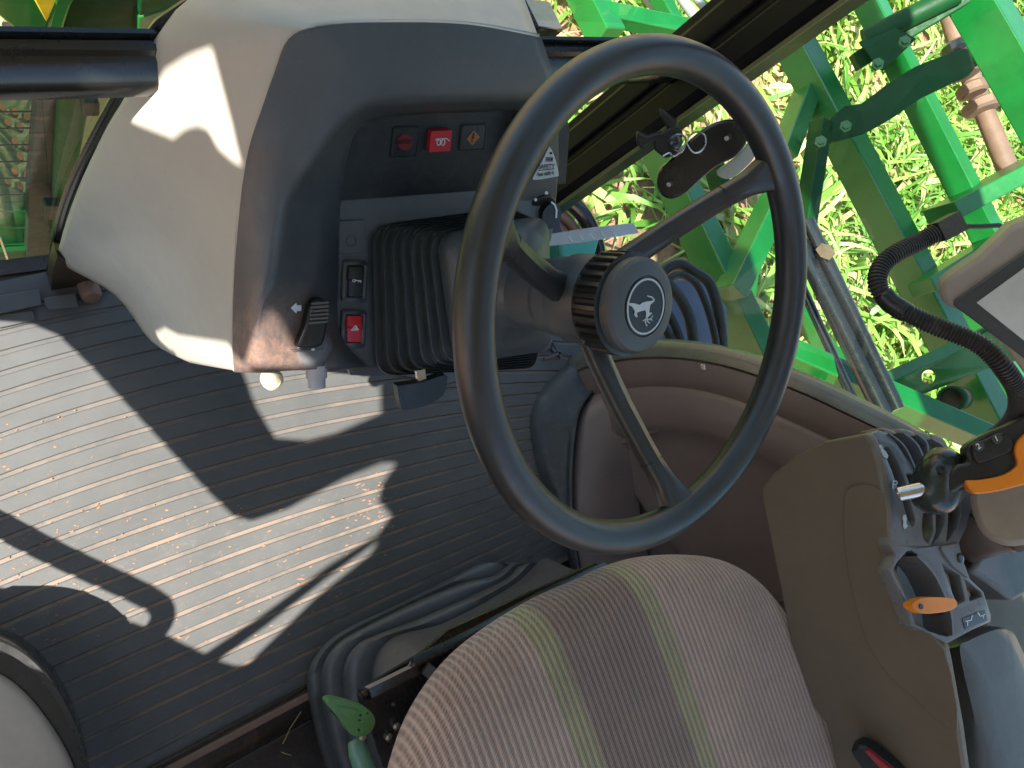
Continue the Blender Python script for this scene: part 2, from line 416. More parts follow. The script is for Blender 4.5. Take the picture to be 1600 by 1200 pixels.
def floormat():
    z0 = Z(0); S = [490]
    while S[-1] < 1300: S.append(S[-1] + interp(S[-1], [490, 1300], [31.5, 36]))
    prof = [(-.5, 0), (-.19, 0), (-.14, -.0026), (.07, -.0022), (.13, 0)]    # groove cross profile, in fractions of the pitch
    rows = []; xs = [-420 + 24 * i for i in range(58)]
    edge = lambda x: groove(1312, x)
    allS = []
    for i, s in enumerate(S):
        for q, dz in prof: allS.append((s + q * 30, dz))
    allS = [(440, 0)] + allS + [(1312, 0)]
    allS.sort()
    rows = []
    for s, dz in allS:
        row = []
        for x in xs:
            p = z0(x, groove(s, x)); p.z = dz; row.append(p)
        rows.append(row)
    last = [p - Vector((0, 0, .009)) for p in rows[-1]]; first = [p - Vector((0, 0, .009)) for p in rows[0]]
    rows = [first] + rows + [last]
    V, Fc = loft(rows)
    t = thing('floor_mat', 'ribbed grey rubber mat covering the cab floor between the dashboard and the seat', 'floor mat', (.35, .05, 0))
    mesh('ribbed_sheet', V, Fc, MATM, t, smooth=25)
    # bare toe patch of the mat under the column, with moulded characters
    zp = plane((0, 0, .003), (0, 0, 1))
    slab('smooth_patch', [(560, 575), (700, 600), (800, 568), (858, 545), (868, 522), (800, 505), (600, 520)], zp, .003, MATM, t, bevel=.001)
    mb = MB()
    ch = [stroke(sp2([(829, 536), (838, 529), (847, 534), (845, 543), (835, 546)], 3), 4), stroke([(845, 548), (862, 541), (868, 549)], 4), stroke([(852, 560), (882, 549)], 4), stroke([(866, 535), (878, 558)], 3.5)]
    for c in ch:
        for P in c: mb.add(*prism([z0(x, y, .0065) for x, y in P], Vector((0, 0, -.006))))
    mb.build('moulded_lettering', MATM, t, smooth=0)
    # overlapping turned up flaps at the front edge
    for P, h in (([(-60, 495), (-60, 470), (62, 452), (66, 476), (0, 490)], .012), ([(68, 466), (118, 456), (122, 480), (76, 484), (70, 474)], .016), ([(-60, 512), (-60, 500), (52, 485), (56, 500), (0, 512)], .006)):
        slab('mat_flap', P, z0, .004, MATM, t, bevel=.001, h=h)
floormat()
# door sill channel by the mat's rear edge
cs = thing('floor_sill', 'grimy dark steel sill channel behind the mat edge with a raised pinkish rib', 'sill', Z(0)(300, 1180))
for (a, b, wd, hh, mt, nm) in (((150, 1262, 'z', .004), (520, 1066, 'z', .004), .010, .012, RUST, 'rib'), ((120, 1262, 'z', .0), (520, 1050, 'z', .0), .006, .010, DIRTY, 'lip'),
                               ((240, 1262, 'z', .0), (540, 1095, 'z', .0), .005, .008, DIRTY, 'lip')):
    o = MB().add(*bardata(at(a), at(b), wd, hh)).build(nm, mt, cs, smooth=0); mods(o, bevel=.0015)
for a, b in (((470, 1112), (442, 1162)), ((602, 1160), (596, 1182)), ((440, 1175), (455, 1180))):
    o = MB().add(*tubedata([Z(.002)(*a), Z(.006)((a[0] + b[0]) / 2 - 2, (a[1] + b[1]) / 2), Z(.002)(*b)], .0008, 5)).build('straw', STRAW, cat='straw', label={470: 'long dry straw lying on the grimy floor beside the seat boot', 602: 'short dry straw lying next to the green seat lever', 440: 'tiny dry straw lying on the steel sill'}[a[0]])

def crumbs():
    r = random.Random(5); mb = MB()
    zc = Z(.0008)
    for _ in range(260):
        x = r.uniform(-20, 620); y = r.uniform(780, 1010)
        if r.random() < .35: x = r.uniform(-10, 200); y = r.uniform(640, 1000)
        if r.random() < .2: x, y = r.gauss(595, 25), r.gauss(800, 25)
        L = r.uniform(1, 4) * (2.2 if r.random() < .12 else 1); a = r.uniform(-.9, .1); wv = r.uniform(.8, 1.8)
        dx, dy = L * math.cos(a), L * math.sin(a) * 1
        P = [(x - dx, y - dy), (x - dy * .3, y - wv), (x + dx, y + dy), (x + dy * .3, y + wv)]
        mb.add(*prism([zc(*p) for p in P], Vector((0, 0, -.0005))))
    mb.build('soil_crumbs', DIRTB, smooth=0, kind='stuff', cat='soil', label='dry reddish soil crumbs scattered on the sunlit mat')
crumbs()

# ================================================================== CAB FRAME, GLASS
cab = thing('cab_frame', 'black cab frame with corner pillar, windscreen rail, glass and added shade roof around the controls', 'cab frame', (.4, .4, 0))
YR = .395
yr = Y(YR)
def rail():
    # stepped rail section, swept along x
    prof = [(0, .581), (-.003, .587), (-.007, .587), (-.009, .580), (-.012, .579), (-.014, .584), (-.019, .583), (-.021, .577), (-.024, .576), (-.026, .575), (-.036, .560), (-.038, .555), (-.036, .540), (-.003, .533)]
    for x0, x1 in ((-.75, .183), (.53, .80)):
        rows = []
        for x, dy in (((x0), 0), ((x1 - .012), 0), (x1, 0)):
            r_ = []
            for y, z in prof:
                t = 0
                if x == x1 and x1 < .3: t = -.014 + .030 * max(0, (-y - .02) / .02)
                r_.append(Vector((x + t, YR + y + .0, z)))
            rows.append(r_)
        V, Fc = loft(rows, True); n = len(prof); Fc += [tuple(range(n)), tuple(2 * n + k for k in range(n))]
        mesh('windscreen_rail', V, Fc, FRAME, cab, smooth=30)
rail()
def pillar():
    # corner pillar standing vertically at the front right
    px0 = X(.80)
    prof = []
    a = px0(875, 318); b = px0(1305, 2)
    yb = .5 * (a.y + b.y)
    sec = [(.80, yb - .0), (.792, yb + .012), (.792, yb + .040), (.80, yb + .044), (.80, yb + .052), (.792, yb + .056), (.792, yb + .082), (.80, yb + .086), (.80, yb + .098), (.86, yb + .10), (.87, yb + .02), (.85, yb)]
    rows = [[Vector((x, y, z)) for x, y in sec] for z in (-.1, .3, .8, 1.6)]
    PIL = plastic('satin black pillar', (.007, .007, .007), .34, 300, .03, .02, spec=.22)
    V, Fc = loft(rows, True); mods(mesh('corner_pillar', V, Fc, PIL, cab, smooth=30), bevel=.002)
    V, Fc = bardata((.797, yb - .004, -.1), (.797, yb - .004, 1.6), .003, .005, (0, 1, 0))
    mesh('pillar_seal', V, Fc, plastic('olive weather seal', (.10, .10, .045), .4, 300, .1, .3), cab)
    return yb
YB = pillar()
def pane(name, P):
    n = len(P); a, b, c = Vector(P[0]), Vector(P[1]), Vector(P[2]); nn = (b - a).cross(c - b).normalized() * .005
    V, Fc = prism(P, nn); return mesh(name, V, [Fc[0]] , GLASS, cab, smooth=0)
pane('window_pane', [(-.75, .40, .03), (.80, .40, .03), (.80, .40, .52), (-.75, .40, .52)])
pane('window_pane', [(-.75, .405, .595), (.80, .405, .595), (.80, .56, 1.58), (-.75, .56, 1.58)])
pane('window_pane', [(.955, YB - .01, .2), (.955, -1.15, .2), (.955, -1.15, 1.58), (.955, YB - .01, 1.58)])
# left edge trim of the lower pane (rubber strips rising beside the console)
for k, (o1, o2, rr) in enumerate(((0, 0, .0035), (-9, -7, .004), (-17, -14, .0025))):
    P = [yr(195 + o1, 150), yr(160 + o1, 215), yr(128 + o1, 280), yr(106 + o2, 335), yr(95 + o2, 390), yr(84 + o2, 460)]
    MB().add(*tubedata(smoothpath(P, 5), rr, 8)).build('glazing_strip', FRAME, cab)
P = [yr(238, 52), yr(250, 36), yr(275, 18), yr(312, -6), yr(350, -30)]
MB().add(*tubedata(smoothpath(P, 5), .0045, 8)).build('glazing_strip', FRAME, cab)
for z0_, z1_ in ((-.01, .03),):
    MB().add(*boxdata((.02, .409, -.012), Vector((1, 0, 0)), Vector((0, 1, 0)), Vector((0, 0, 1)), 1.56, .014, .016)).build('lower_sill', DIRTY, cab)

# ================================================================== DASH CONSOLE
dash = thing('dash_console', 'beige and black dashboard console with warning lights and rocker switches in front of the wheel', 'dashboard', (.35, .3, 0))
O = [(372, 580, -.02), (370, 520, -.012), (373, 420, .01), (380, 320, .04), (388, 258, .06), (398, 212, .078), (415, 162, .095), (432, 115, .11), (455, 62, .128), (500, 43, .14), (600, 38, .142), (730, 41, .142), (842, 60, .142)]
K = [(415, 579, .012), (402, 520, .022), (425, 420, .045), (440, 330, .065), (456, 292, .078), (480, 258, .092), (510, 215, .105), (542, 180, .116), (580, 160, .122), (650, 156, .124), (730, 154, .124), (800, 151, .124), (872, 149, .124)]
I = [(572, 573, .000), (527, 520, 0), (524, 420, 0), (525, 335, 0), (527, 313, .002), (533, 280, .006), (541, 240, .012), (552, 205, .02), (582, 182, .04), (650, 172, .06), (730, 169, .06), (800, 167, .06), (872, 166, .06)]
def interpst(A, n=4):
    return [tuple(v) for v in smoothpath([(a[0], a[1], a[2] * 1000) for a in A], n)]
def PNs(A): return [PN(x, y, h / 1000) for x, y, h in A]
Os, Ks, Is = PNs(interpst(O)), PNs(interpst(K)), PNs(interpst(I))
def lerp(A, B, t, bulge=0): return [a.lerp(b, t) + (CAM - a).normalized() * bulge for a, b in zip(A, B)]
rows = [lerp(Os, Ks, -.03), Os, lerp(Os, Ks, .12, .0018), lerp(Os, Ks, .5, .004), lerp(Os, Ks, .86, .003), lerp(Os, Ks, .97, .001), lerp(Ks, Is, .06), lerp(Ks, Is, .2), lerp(Ks, Is, .6), Is]
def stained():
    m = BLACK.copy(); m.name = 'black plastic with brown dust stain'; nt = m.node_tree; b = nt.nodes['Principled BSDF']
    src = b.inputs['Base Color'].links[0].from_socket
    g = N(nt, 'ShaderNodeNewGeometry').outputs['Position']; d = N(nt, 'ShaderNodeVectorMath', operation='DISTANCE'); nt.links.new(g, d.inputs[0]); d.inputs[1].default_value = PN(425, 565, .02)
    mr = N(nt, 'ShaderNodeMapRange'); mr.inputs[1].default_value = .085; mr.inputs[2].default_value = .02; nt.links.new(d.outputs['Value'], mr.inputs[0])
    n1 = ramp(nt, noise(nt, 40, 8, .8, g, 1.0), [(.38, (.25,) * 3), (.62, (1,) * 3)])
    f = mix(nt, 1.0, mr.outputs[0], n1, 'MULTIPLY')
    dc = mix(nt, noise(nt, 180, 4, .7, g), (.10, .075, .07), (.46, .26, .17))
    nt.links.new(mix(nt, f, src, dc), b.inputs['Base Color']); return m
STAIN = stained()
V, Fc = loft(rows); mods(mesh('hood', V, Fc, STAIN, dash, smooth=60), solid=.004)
# beige shell
S = [(296, 567, 'y', .185), (236, 533, 'y', .25), (180, 461, 'y', .32), (97, 412, 'y', .375), (94, 380, 'y', .378), (120, 300, 'y', .378), (162, 208, 'y', .378), (196, 150, 'y', .38), (245, 57, 'y', .385), (330, -20, 'y', .40), (560, -70, 'y', .44), (720, -70, 'y', .45), (798, -60, 'y', .45)]
Sp = smoothpath([at(s) for s in S], 4)
Mp = []
for i, (o, s) in enumerate(zip(Os, Sp)): Mp.append((o, s))
def bl(t, bulge): return [o.lerp(s, t) + (CAM - o).normalized() * bulge * min(1, (1.0 if i < 40 else .4)) for i, (o, s) in enumerate(Mp)]
rows = [lerp(Os, Ks, .02, -.003), bl(.0, .002), bl(.03, .005), bl(.10, .008), bl(.3, .014), bl(.55, .016), bl(.8, .010), bl(.95, .003), bl(1, 0)]
V, Fc = loft(rows); shell = mods(mesh('shell', V, Fc, BEIGE, dash, smooth=60), solid=.005)
# underside closing skin and inner body, so the console has depth
und = [(372, 580), (296, 567), (236, 533), (180, 461)]
V, Fc = prism([Vector((.20, .20, .40)), Vector((.20, .37, .15)), Vector((.50, .37, .15)), Vector((.50, .20, .40))], (0, 0, .06))
mesh('inner_body', V, Fc, BLACK, dash, smooth=0)
# lower panel with the switches, the display face, and the right flank
LP = [(522, 300), (700, 286), (872, 276), (868, 330), (862, 372), (850, 412), (840, 445), (838, 548), (760, 560), (720, 578), (575, 574), (500, 577), (522, 500)]
slab('switch_panel', LP, PN0, .03, BLACK, dash, bevel=.0015, h=-.001)
DF = plane(PN(600, 313, .004), (PN(850, 289, .004) - PN(600, 313, .004)).cross(PN(600, 150, .052) - PN(600, 313, .004)), -.003)
slab('display_face', [(524, 314), (533, 240), (560, 170), (640, 145), (872, 135), (890, 200), (884, 287), (700, 301)], DF, .004, FACE, dash)
RP = plane(PN(850, 289, .012), (PN(870, 300, .012) - PN(820, 300, .012)).cross(PN(850, 200, .06) - PN(850, 300, .012)))
slab('side_flank', [(800, 240), (830, 165), (869, 149), (873, 200), (874, 250), (871, 300), (864, 362), (851, 420), (842, 440), (826, 440), (815, 330), (795, 300)], RP, .005, BLACK, dash, bevel=.002)
# warning lights
def lamp(cx, cy, w_, h_, mt, proud, lab):
    o = slab('warning_light', rrect(cx, cy, w_, h_, 2, sk=-.16, ang=-3), DF, proud + .001, mt, dash, bevel=.0006, h=proud, label=lab)
    return o
l1 = lamp(633, 222, 39, 45, BLKS, .0012, 'dark square lamp with a dim red STOP octagon')
decal('lamp_rim', stroke(rrect(633, 222, 40, 46, 2, sk=-.16, ang=-3) + [rrect(633, 222, 40, 46, 2, sk=-.16, ang=-3)[0]], 1.2), DF, BLKM, l1, h=.0016)
decal('symbol', [circ(633, 222, 12.5, 13.5, 8, math.pi / 8)], DF, REDD, l1, h=.0018)
text('symbol', 'STOP', 633, 222, 9.5, DF, BLKM, l1, ang=3, h=.0026, bold=.01)
l2 = lamp(689, 221, 33, 33, REDP, .006, 'raised bright red key with a white coil sign')
coil = [(683, 217), (684, 223), (688, 227), (691, 224), (689, 219), (686, 218), (688, 216), (692, 217), (694, 222), (697, 226), (700, 222), (699, 217), (697, 219)]
cyc = sp2([(681, 219), (684, 217), (688, 219), (688, 225), (685, 227), (683, 223), (686, 218), (691, 217), (695, 220), (694, 226), (691, 227), (690, 222), (693, 217), (698, 217), (702, 220)], 3, closed=False)
decal('symbol', stroke(cyc, 1.5), DF, WHITE, l2, h=.0066)
l3 = lamp(739, 215, 37, 38, BLKS, .0012, 'dark square lamp with an orange diamond')
decal('lamp_rim', stroke(rrect(739, 215, 38, 39, 2, sk=-.16, ang=-3) + [rrect(739, 215, 38, 39, 2, sk=-.16, ang=-3)[0]], 1.2), DF, BLKM, l3, h=.0016)
decal('symbol', [[(740, 204), (750, 214), (738, 227), (729, 217)]], DF, ORD, l3, h=.0018)
decal('symbol', stroke([(741, 209), (739, 217)], 2.2) + [circ(738, 221, 1.3, n=8)], DF, BLKM, l3, h=.0026)
# blanking plate
bp_ = slab('blanking_plate', rrect(550, 370, 44, 52, 5, sk=-.0, ang=-3), PN0, .002, BLACK, dash, bevel=.0008, h=.001)
decal('plate_ring', stroke(circ(549, 376, 7.5, 8.5, 20) + [circ(549, 376, 7.5, 8.5, 20)[0]], 1.1), PN0, RUBBER, bp_, h=.0014)
# rocker switches
def rocker(cx, cy, w_, h_, mt, bezel, lab):
    b = holed('rocker_switch', [rrect(cx, cy, w_, h_, 6, ang=3), rrect(cx + 1, cy, w_ - 14, h_ - 16, 2, ang=3)], PN0, .004, BLACK, dash, h=.0025, label=lab)
    x0, x1 = cx + 1 - (w_ - 15) / 2, cx + 1 + (w_ - 15) / 2; y0, y1 = cy - (h_ - 17) / 2, cy + (h_ - 17) / 2; ym = cy - 4
    rows = [[PN(x, y, h) for x in (x0, x1)] for y, h in ((y0, -.002), (y0 + 1, .0045), (ym - 2, .0075), (ym + 4, .003), (y1 - 1, .0015), (y1, -.002))]
    n = [[r[0]] + [r[0].lerp(r[1], .5) + WN * .0004] + [r[1]] for r in rows]
    V, Fc = loft([[p - WN * 0 for p in r] for r in n]); k = len(V)
    o = mesh('rocker_key', V, Fc, mt, b, smooth=25); mods(o, solid=.004); mods(o, bevel=.0006)
    # skirts
    s_ = MB()
    for side in (0, 2):
        P = [r[side] for r in n]; Q = [p - WN * .006 for p in P]; s_.add(*loft([P, Q]))
    s_.build('key_side', mt, b)
    return b
ra = rocker(555, 440, 38, 66, BLKS, 0, 'black rocker switch with a small white key sign')
decal('symbol', stroke([(554, 438), (564, 438.5)], 1.2) + stroke([(561, 438), (561, 441)], 1) + stroke([(564, 438), (564, 441.5)], 1) + stroke(circ(553.5, 438.5, 2.6, 2, 10) + [circ(553.5, 438.5, 2.6, 2, 10)[0]], 1), PN0, WHITE, ra, h=.0078)
rb = rocker(553, 514, 38, 60, REDP, 0, 'bright red hazard rocker switch')
tri = [(549, 516), (556, 508.5), (560, 515.5), (549, 516)]
decal('symbol', stroke(tri, 1.1) + stroke([(553.5, 514.5), (556, 511.5), (557.5, 514.3), (553.5, 514.5)], .8), PN0, WHITE, rb, h=.0078)
# light lever (turn knob with wing)
lv = thing('light_switch_lever', 'grey plastic lever with ridged tip and round base at the lower left of the dashboard', 'lever', PN(480, 545, .0))
V, Fc = lathe(PN(481, 540, .0), WN, [(.0225, -.004), (.0225, .006), (.0205, .0125), (.016, .0165), (.0085, .019), (.001, .0195)], 32)
mesh('lever_base', V, Fc, GREYP, lv)
wing = [(466, 543), (472, 528), (478, 512), (484, 480), (489, 469), (502, 464), (512, 470), (513, 485), (513, 505), (509, 528), (505, 540), (490, 545)]
slab('lever_arm', wing, PN0, .016, BLKS, lv, bevel=.003, h=.028)
for k in range(6):
    y = 473 + 6 * k
    MB().add(*bardata(PN(487 - .8 * k, y + 2, .0292), PN(513 - .2 * k, y, .0292), .0018, .0022)).build('grip_ridge', GREYP, lv)
MB().add(*bardata(PN(450, 546, .013), PN(500, 546, .012), .0016, .016, WN)).build('base_blade', GREYP, lv)
dm = decal('lever_mark', [circ(489, 546, 3, 2, 10)], plane(PN(489, 546, .021), WN), WHITE, lv, h=.001)
# side markings
sd = slab('safety_decal', sp2([(860, 231), (867, 246), (873, 272), (868, 276), (838, 281), (833, 277), (846, 254), (857, 232)], 3), RP, .0006, GREYW, dash, h=.0012, label='pale triangular FARM SAFETY live with it sticker')
text('lettering', 'SAFETY', 854, 260.5, 9.0, RP, BLKM, sd, ang=3, h=.0018, shear=.15, sx=.86, bold=.01)
text('lettering', 'live with it', 853, 271.5, 9.0, RP, BLKM, sd, ang=8, h=.0018, sx=.68, bold=.01)
text('lettering', 'FARM', 858.5, 249.5, 10.5, RP, BLKM, sd, ang=3, h=.0018, shear=.15, sx=.42, bold=.01)
decal('lettering', stroke([(841, 266.5), (866, 264)], .9) + [circ(861, 239.5, 2.1, n=8)], RP, BLKM, sd, h=.0018)
# round speed knob on the flank
kn = thing('rotary_knob', 'black fluted rotary knob with white pointer on the right end of the dashboard', 'knob', RP(846, 330))
V, Fc = lathe(RP(843, 328), RP.n, [(.0225, -.002), (.0225, .002), (.021, .0035), (.001, .0035)], 32); mesh('dial_plate', V, Fc, BLKS, kn)
kc = RP(848, 333)
a_, b_, d_ = frame_of(WN, (0, 1, 0))
kax = (RP.n * .5 + (CAM - kc).normalized() * .9 + Vector((.55, 0, 0))).normalized(); a_, b_, d_ = frame_of(kax, (0, 1, 0))
rows = []
for r0, h, fl in ((.0165, .0, .0), (.0165, .004, .0012), (.0158, .016, .0012), (.0150, .018, 0), (.0005, .0183, 0)):
    rows.append([kc + d_ * h + (a_ * math.cos(2 * math.pi * k / 72) + b_ * math.sin(2 * math.pi * k / 72)) * (r0 - (fl if k % 3 == 0 else 0)) for k in range(72)])
V, Fc = loft(rows, True); mesh('knob_cap', V, Fc, BLKS, kn, smooth=30)
kp = plane(kc + d_ * .0183, d_)
decal('pointer', stroke([(862, 316), (867, 320), (870, 329), (869, 340)], 2.6), kp, WHITE, kn, h=.001)
decal('dial_mark', [circ(854, 301.5, 2.6, 2.8, 10), circ(837, 312, 2.4, 2.6, 10), circ(826, 332, 1.8, 2.2, 10)], plane(RP(843, 328, .0035), RP.n), WHITE, kn, h=.0008)

# steering boot with pleats
boot = thing('steering_boot', 'black pleated rubber boot around the foot of the steering column', 'boot', PN(700, 450))
def loop_px(t):
    q0 = [(581, 352), (812, 322), (842, 575), (588, 588)]; q1 = [(684, 366), (846, 336), (852, 545), (712, 566)]
    return [(a[0] + (b[0] - a[0]) * t, a[1] + (b[1] - a[1]) * t) for a, b in zip(q0, q1)]
def rloop(P, r, h, shrink=0, n=6):
    out = []; P3 = [PN(x, y, h) for x, y in P]; c = sum(P3, Vector()) / 4
    P3 = [p + (c - p).normalized() * shrink for p in P3]
    for i in range(4):
        p, a, b = P3[i], P3[i - 1], P3[(i + 1) % 4]; u = (a - p).normalized() * r; v = (b - p).normalized() * r
        for k in range(n + 1):
            t = k / n; out.append((p + u) * (1 - t) ** 2 + p * 2 * t * (1 - t) + (p + v) * t ** 2)
    return out
BOOTM = plastic('grey boot rubber', (.062, .068, .068), .45, 800, .12, .15, spec=.7)
rows = [rloop(loop_px(0), .024, -.004)]
NP = 7
for k in range(NP):
    t = k / NP; h = .004 + .062 * t
    rows.append(rloop(loop_px(t - .004), .024, h - .003)); rows.append(rloop(loop_px(t), .024, h + .0022)); rows.append(rloop(loop_px(t + .012), .024, h + .0034))
    rows.append(rloop(loop_px(t + .035), .023, h + .0024)); rows.append(rloop(loop_px(t + .095), .022, h - .0015)); rows.append(rloop(loop_px(t + .125), .022, h - .001))
V, Fc = loft(rows, True); mesh('pleated_boot', V, Fc, BOOTM, boot, smooth=50)
# shroud: from rounded square to round column
AX = lambda h: WC + WN * h
def colring(h, r, n=28, ph=0):
    a, b, d = frame_of(WN, (0, 1, 0)); return [AX(h) + (a * math.cos(2 * math.pi * k / n + ph) + b * math.sin(2 * math.pi * k / n + ph)) * r for k in range(n)]
sh = rloop(loop_px(.98), .024, .064)
def match(lp, ring):
    best = None
    for rev in (1, -1):
        for s in range(len(ring)):
            R = [ring[(s + rev * k) % len(ring)] for k in range(len(ring))]
            e = sum((a - b).length_squared for a, b in zip(lp, R))
            if best is None or e < best[0]: best = (e, R)
    return best[1]
n28 = len(sh)
r1 = match(sh, colring(-.19, .040, n28)); r2 = match(sh, colring(-.165, .034, n28))
low = rloop(loop_px(.96), .024, .055)
rows = [low, sh, [p + WN * .012 for p in rloop(loop_px(1.0), .024, .066)], [a.lerp(b, .45) + WN * .006 for a, b in zip(sh, r1)], r1, r2]
col = thing('steering_column', 'dark grey steering column between the pleated boot and the wheel', 'steering column', AX(-.25))
V, Fc = loft(rows, True); mesh('column_shroud', V, Fc, BLACK, col, smooth=60)
V, Fc = lathe(AX(0), WN, [(.034, -.175), (.0345, -.14), (.0345, -.13), (.0365, -.128), (.0375, -.12), (.0375, -.068)], 48); mesh('column_tube', V, Fc, BLACK, col, smooth=40)
# lobe of the tilt lever seen behind the wheel rim
V, Fc = lathe(PN(812, 372, .055), WN, [(.022, -.05), (.022, 0), (.019, .006), (.012, .009), (.001, .010)], 24)
mesh('tilt_housing', V, Fc, BLACK, col)

# ================================================================== STEERING WHEEL
sw = thing('steering_wheel', 'black three spoke steering wheel with knurled hub ring and leaping deer badge', 'steering wheel', AX(-.03))
ua, ub, ud = frame_of(WN, (0, 1, 0))
def rimpt(an, R=.195, h=0): return WC + WN * h + (ua * math.cos(an) + ub * math.sin(an)) * R
V, Fc = tubedata([rimpt(2 * math.pi * k / 128) for k in range(128)], .0148, 24, True, WN); mesh('rim', V, Fc, WHEEL, sw, smooth=60)
def angle_at(px, py):
    return min((((proj(rimpt(2 * math.pi * k / 720))[0] - px) ** 2 + (proj(rimpt(2 * math.pi * k / 720))[1] - py) ** 2), 2 * math.pi * k / 720) for k in range(720))[1]
def spoke(px, py, nm='spoke'):
    an = angle_at(px, py); rad = ua * math.cos(an) + ub * math.sin(an); tan = WN.cross(rad)
    st = [(.020, -.092, .030, .020), (.036, -.088, .027, .018), (.060, -.080, .0235, .0165), (.10, -.060, .022, .016), (.140, -.036, .021, .0155), (.152, -.028, .021, .0155), (.168, -.016, .023, .0165), (.181, -.006, .034, .018), (.190, -.001, .052, .016), (.196, .0, .060, .010)]
    rows = []
    for i, (r, h, w_, t_) in enumerate(st):
        c = WC + rad * r + WN * h
        sl_ = (rad * 1 + WN * .55).normalized(); nn = tan.cross(sl_).normalized()
        if nn.dot(WN) < 0: nn = -nn
        lp = []
        for a in range(20):
            A = 2 * math.pi * a / 20; cx = math.copysign(abs(math.cos(A)) ** .6, math.cos(A)); sy = math.copysign(abs(math.sin(A)) ** .6, math.sin(A))
            ridge = .0030 * max(0, 1 - abs(cx) * 1.8) if sy > 0 and 1 < i < 7 else 0
            lp.append(c + tan * (cx * w_ / 2) + nn * (sy * t_ / 2 + ridge))
        rows.append(lp)
    V, Fc = loft(rows, True); n = 20; Fc += [tuple(range(n)), tuple((len(rows) - 1) * n + k for k in range(n))]
    o = mesh(nm, V, Fc, WHEEL, sw, smooth=50)
    # parting line collar
    c = WC + rad * .150 + WN * -.0295; sl_ = (rad + WN * .55).normalized(); nn = tan.cross(sl_).normalized()
    cr = []
    for a in range(28):
        A = 2 * math.pi * a / 28; cx = math.copysign(abs(math.cos(A)) ** .6, math.cos(A)); sy = math.copysign(abs(math.sin(A)) ** .6, math.sin(A))
        cr.append(c + tan * (cx * .0214 / 2) + nn * (sy * .0160 / 2))
    MB().add(*tubedata(cr, .0005, 6, True)).build('parting_line', BLKM, o)
for p in ((1222, 255), (1068, 806), (762, 352)): spoke(*p)
V, Fc = lathe(AX(0), WN, [(.039, -.105), (.041, -.098), (.041, -.066), (.0395, -.062)], 56); mesh('hub_barrel', V, Fc, BLACK, sw)
rows = []; NK = 168
for h, r0, fl in ((-.064, .041, 0), (-.062, .0445, .0), (-.0605, .0455, .0035), (-.036, .0455, .0035), (-.0345, .0450, 0), (-.033, .041, 0)):
    rows.append([AX(h) + (ua * math.cos(2 * math.pi * k / NK) + ub * math.sin(2 * math.pi * k / NK)) * (r0 - (fl if k % 6 in (0, 1, 2) else 0)) for k in range(NK)])
V, Fc = loft(rows, True); Fc.append(tuple(5 * NK + k for k in range(NK))); mesh('lock_ring', V, Fc, BLKS, sw, smooth=25)
V, Fc = lathe(AX(0), WN, [(.0405, -.036), (.0415, -.030), (.0410, -.024), (.0385, -.0205), (.0345, -.0188), (.0262, -.0180), (.0258, -.0195), (.0005, -.0195)], 72); mesh('hub_cap', V, Fc, BLACK, sw, smooth=30)
bd = thing; HP = plane(AX(-.0195), WN)
V, Fc = lathe(AX(0), WN, [(.0248, -.0196), (.0248, -.0182), (.0244, -.0179), (.0005, -.0178)], 64); badge = mesh('badge', V, Fc, flat('badge grey', (.030, .038, .042), .3), sw, smooth=30)
V, Fc = [], []
for r0, h in ((.0222, -.0177), (.0222, -.0172), (.0238, -.0172), (.0238, -.0177)): V += colring(h, r0, 64)
V, Fc = loft([V[0:64], V[64:128], V[128:192], V[192:256]], True); mesh('badge_ring', V, Fc, GREYW, badge)
DP = plane(AX(-.0176), WN)
cv = lambda P: [(880 + x / 6, 380 + y / 6) for x, y in P]
deer = cv([(600, 548), (612, 556), (628, 561), (660, 563), (700, 572), (716, 580), (745, 556), (790, 546), (832, 541), (850, 532), (832, 513), (788, 497), (792, 488), (835, 500), (860, 528), (852, 548), (818, 576), (812, 602), (808, 645), (812, 655), (828, 648), (832, 658), (822, 670), (806, 682), (790, 700), (779, 706), (776, 690), (780, 655), (772, 628), (735, 636), (690, 652), (694, 674), (700, 693), (684, 694), (666, 668), (668, 654), (674, 645), (664, 620), (646, 594), (620, 580), (604, 562)])
an_ = []
for q in ([(784, 704), (750, 728)], [(780, 706), (770, 735), (776, 758), (788, 775)], [(772, 745), (782, 738)], [(786, 712), (795, 735), (812, 748)], [(790, 708), (815, 718), (832, 716)], [(806, 714), (828, 702), (840, 682)], [(818, 712), (836, 722)]): an_ += stroke(cv(q), 1.25)
mb = MB(); mb.add(*prism([DP(x, y, .0006) for x, y in deer], -WN * .0005))
for P in an_: mb.add(*prism([DP(x, y, .00055) for x, y in P], -WN * .0005))
mb.build('leaping_deer', GREYW, badge, smooth=0)

# ================================================================== BENEATH THE DASH
kb = thing('pull_knob', 'round cream pull knob showing below the lower left corner of the dashboard', 'knob', D(426, 594, .78))
V, Fc = lathe(D(426, 594, .78), Vector((.1, -.75, .65)), [(.0085, -.010), (.0108, -.006), (.0112, 0), (.0100, .004), (.006, .0058), (.0055, .0048), (.0005, .0048)], 28); mesh('knob_head', V, Fc, KNOBW, kb)
MB().add(*tubedata([D(426, 594, .78), D(426, 594, .78) + Vector((0, .10, .01))], .004, 10)).build('knob_stem', STEEL, kb)
so_ = thing('socket', 'short pale lilac cylindrical socket hanging under the light lever', 'socket', D(494, 592, .76))
c0 = D(494, 570, .77); dn = (D(495, 606, .775) - c0)
V, Fc = lathe(c0, dn, [(.0105, 0), (.0105, dn.length * .55), (.0088, dn.length * .56), (.0088, dn.length * .97), (.0075, dn.length), (.0005, dn.length)], 24); mesh('socket_body', V, Fc, LILAC, so_)
pd = thing('tilt_pedal', 'small black treadle pedal on a steel stem below the pleated boot', 'pedal', D(660, 610, .80))
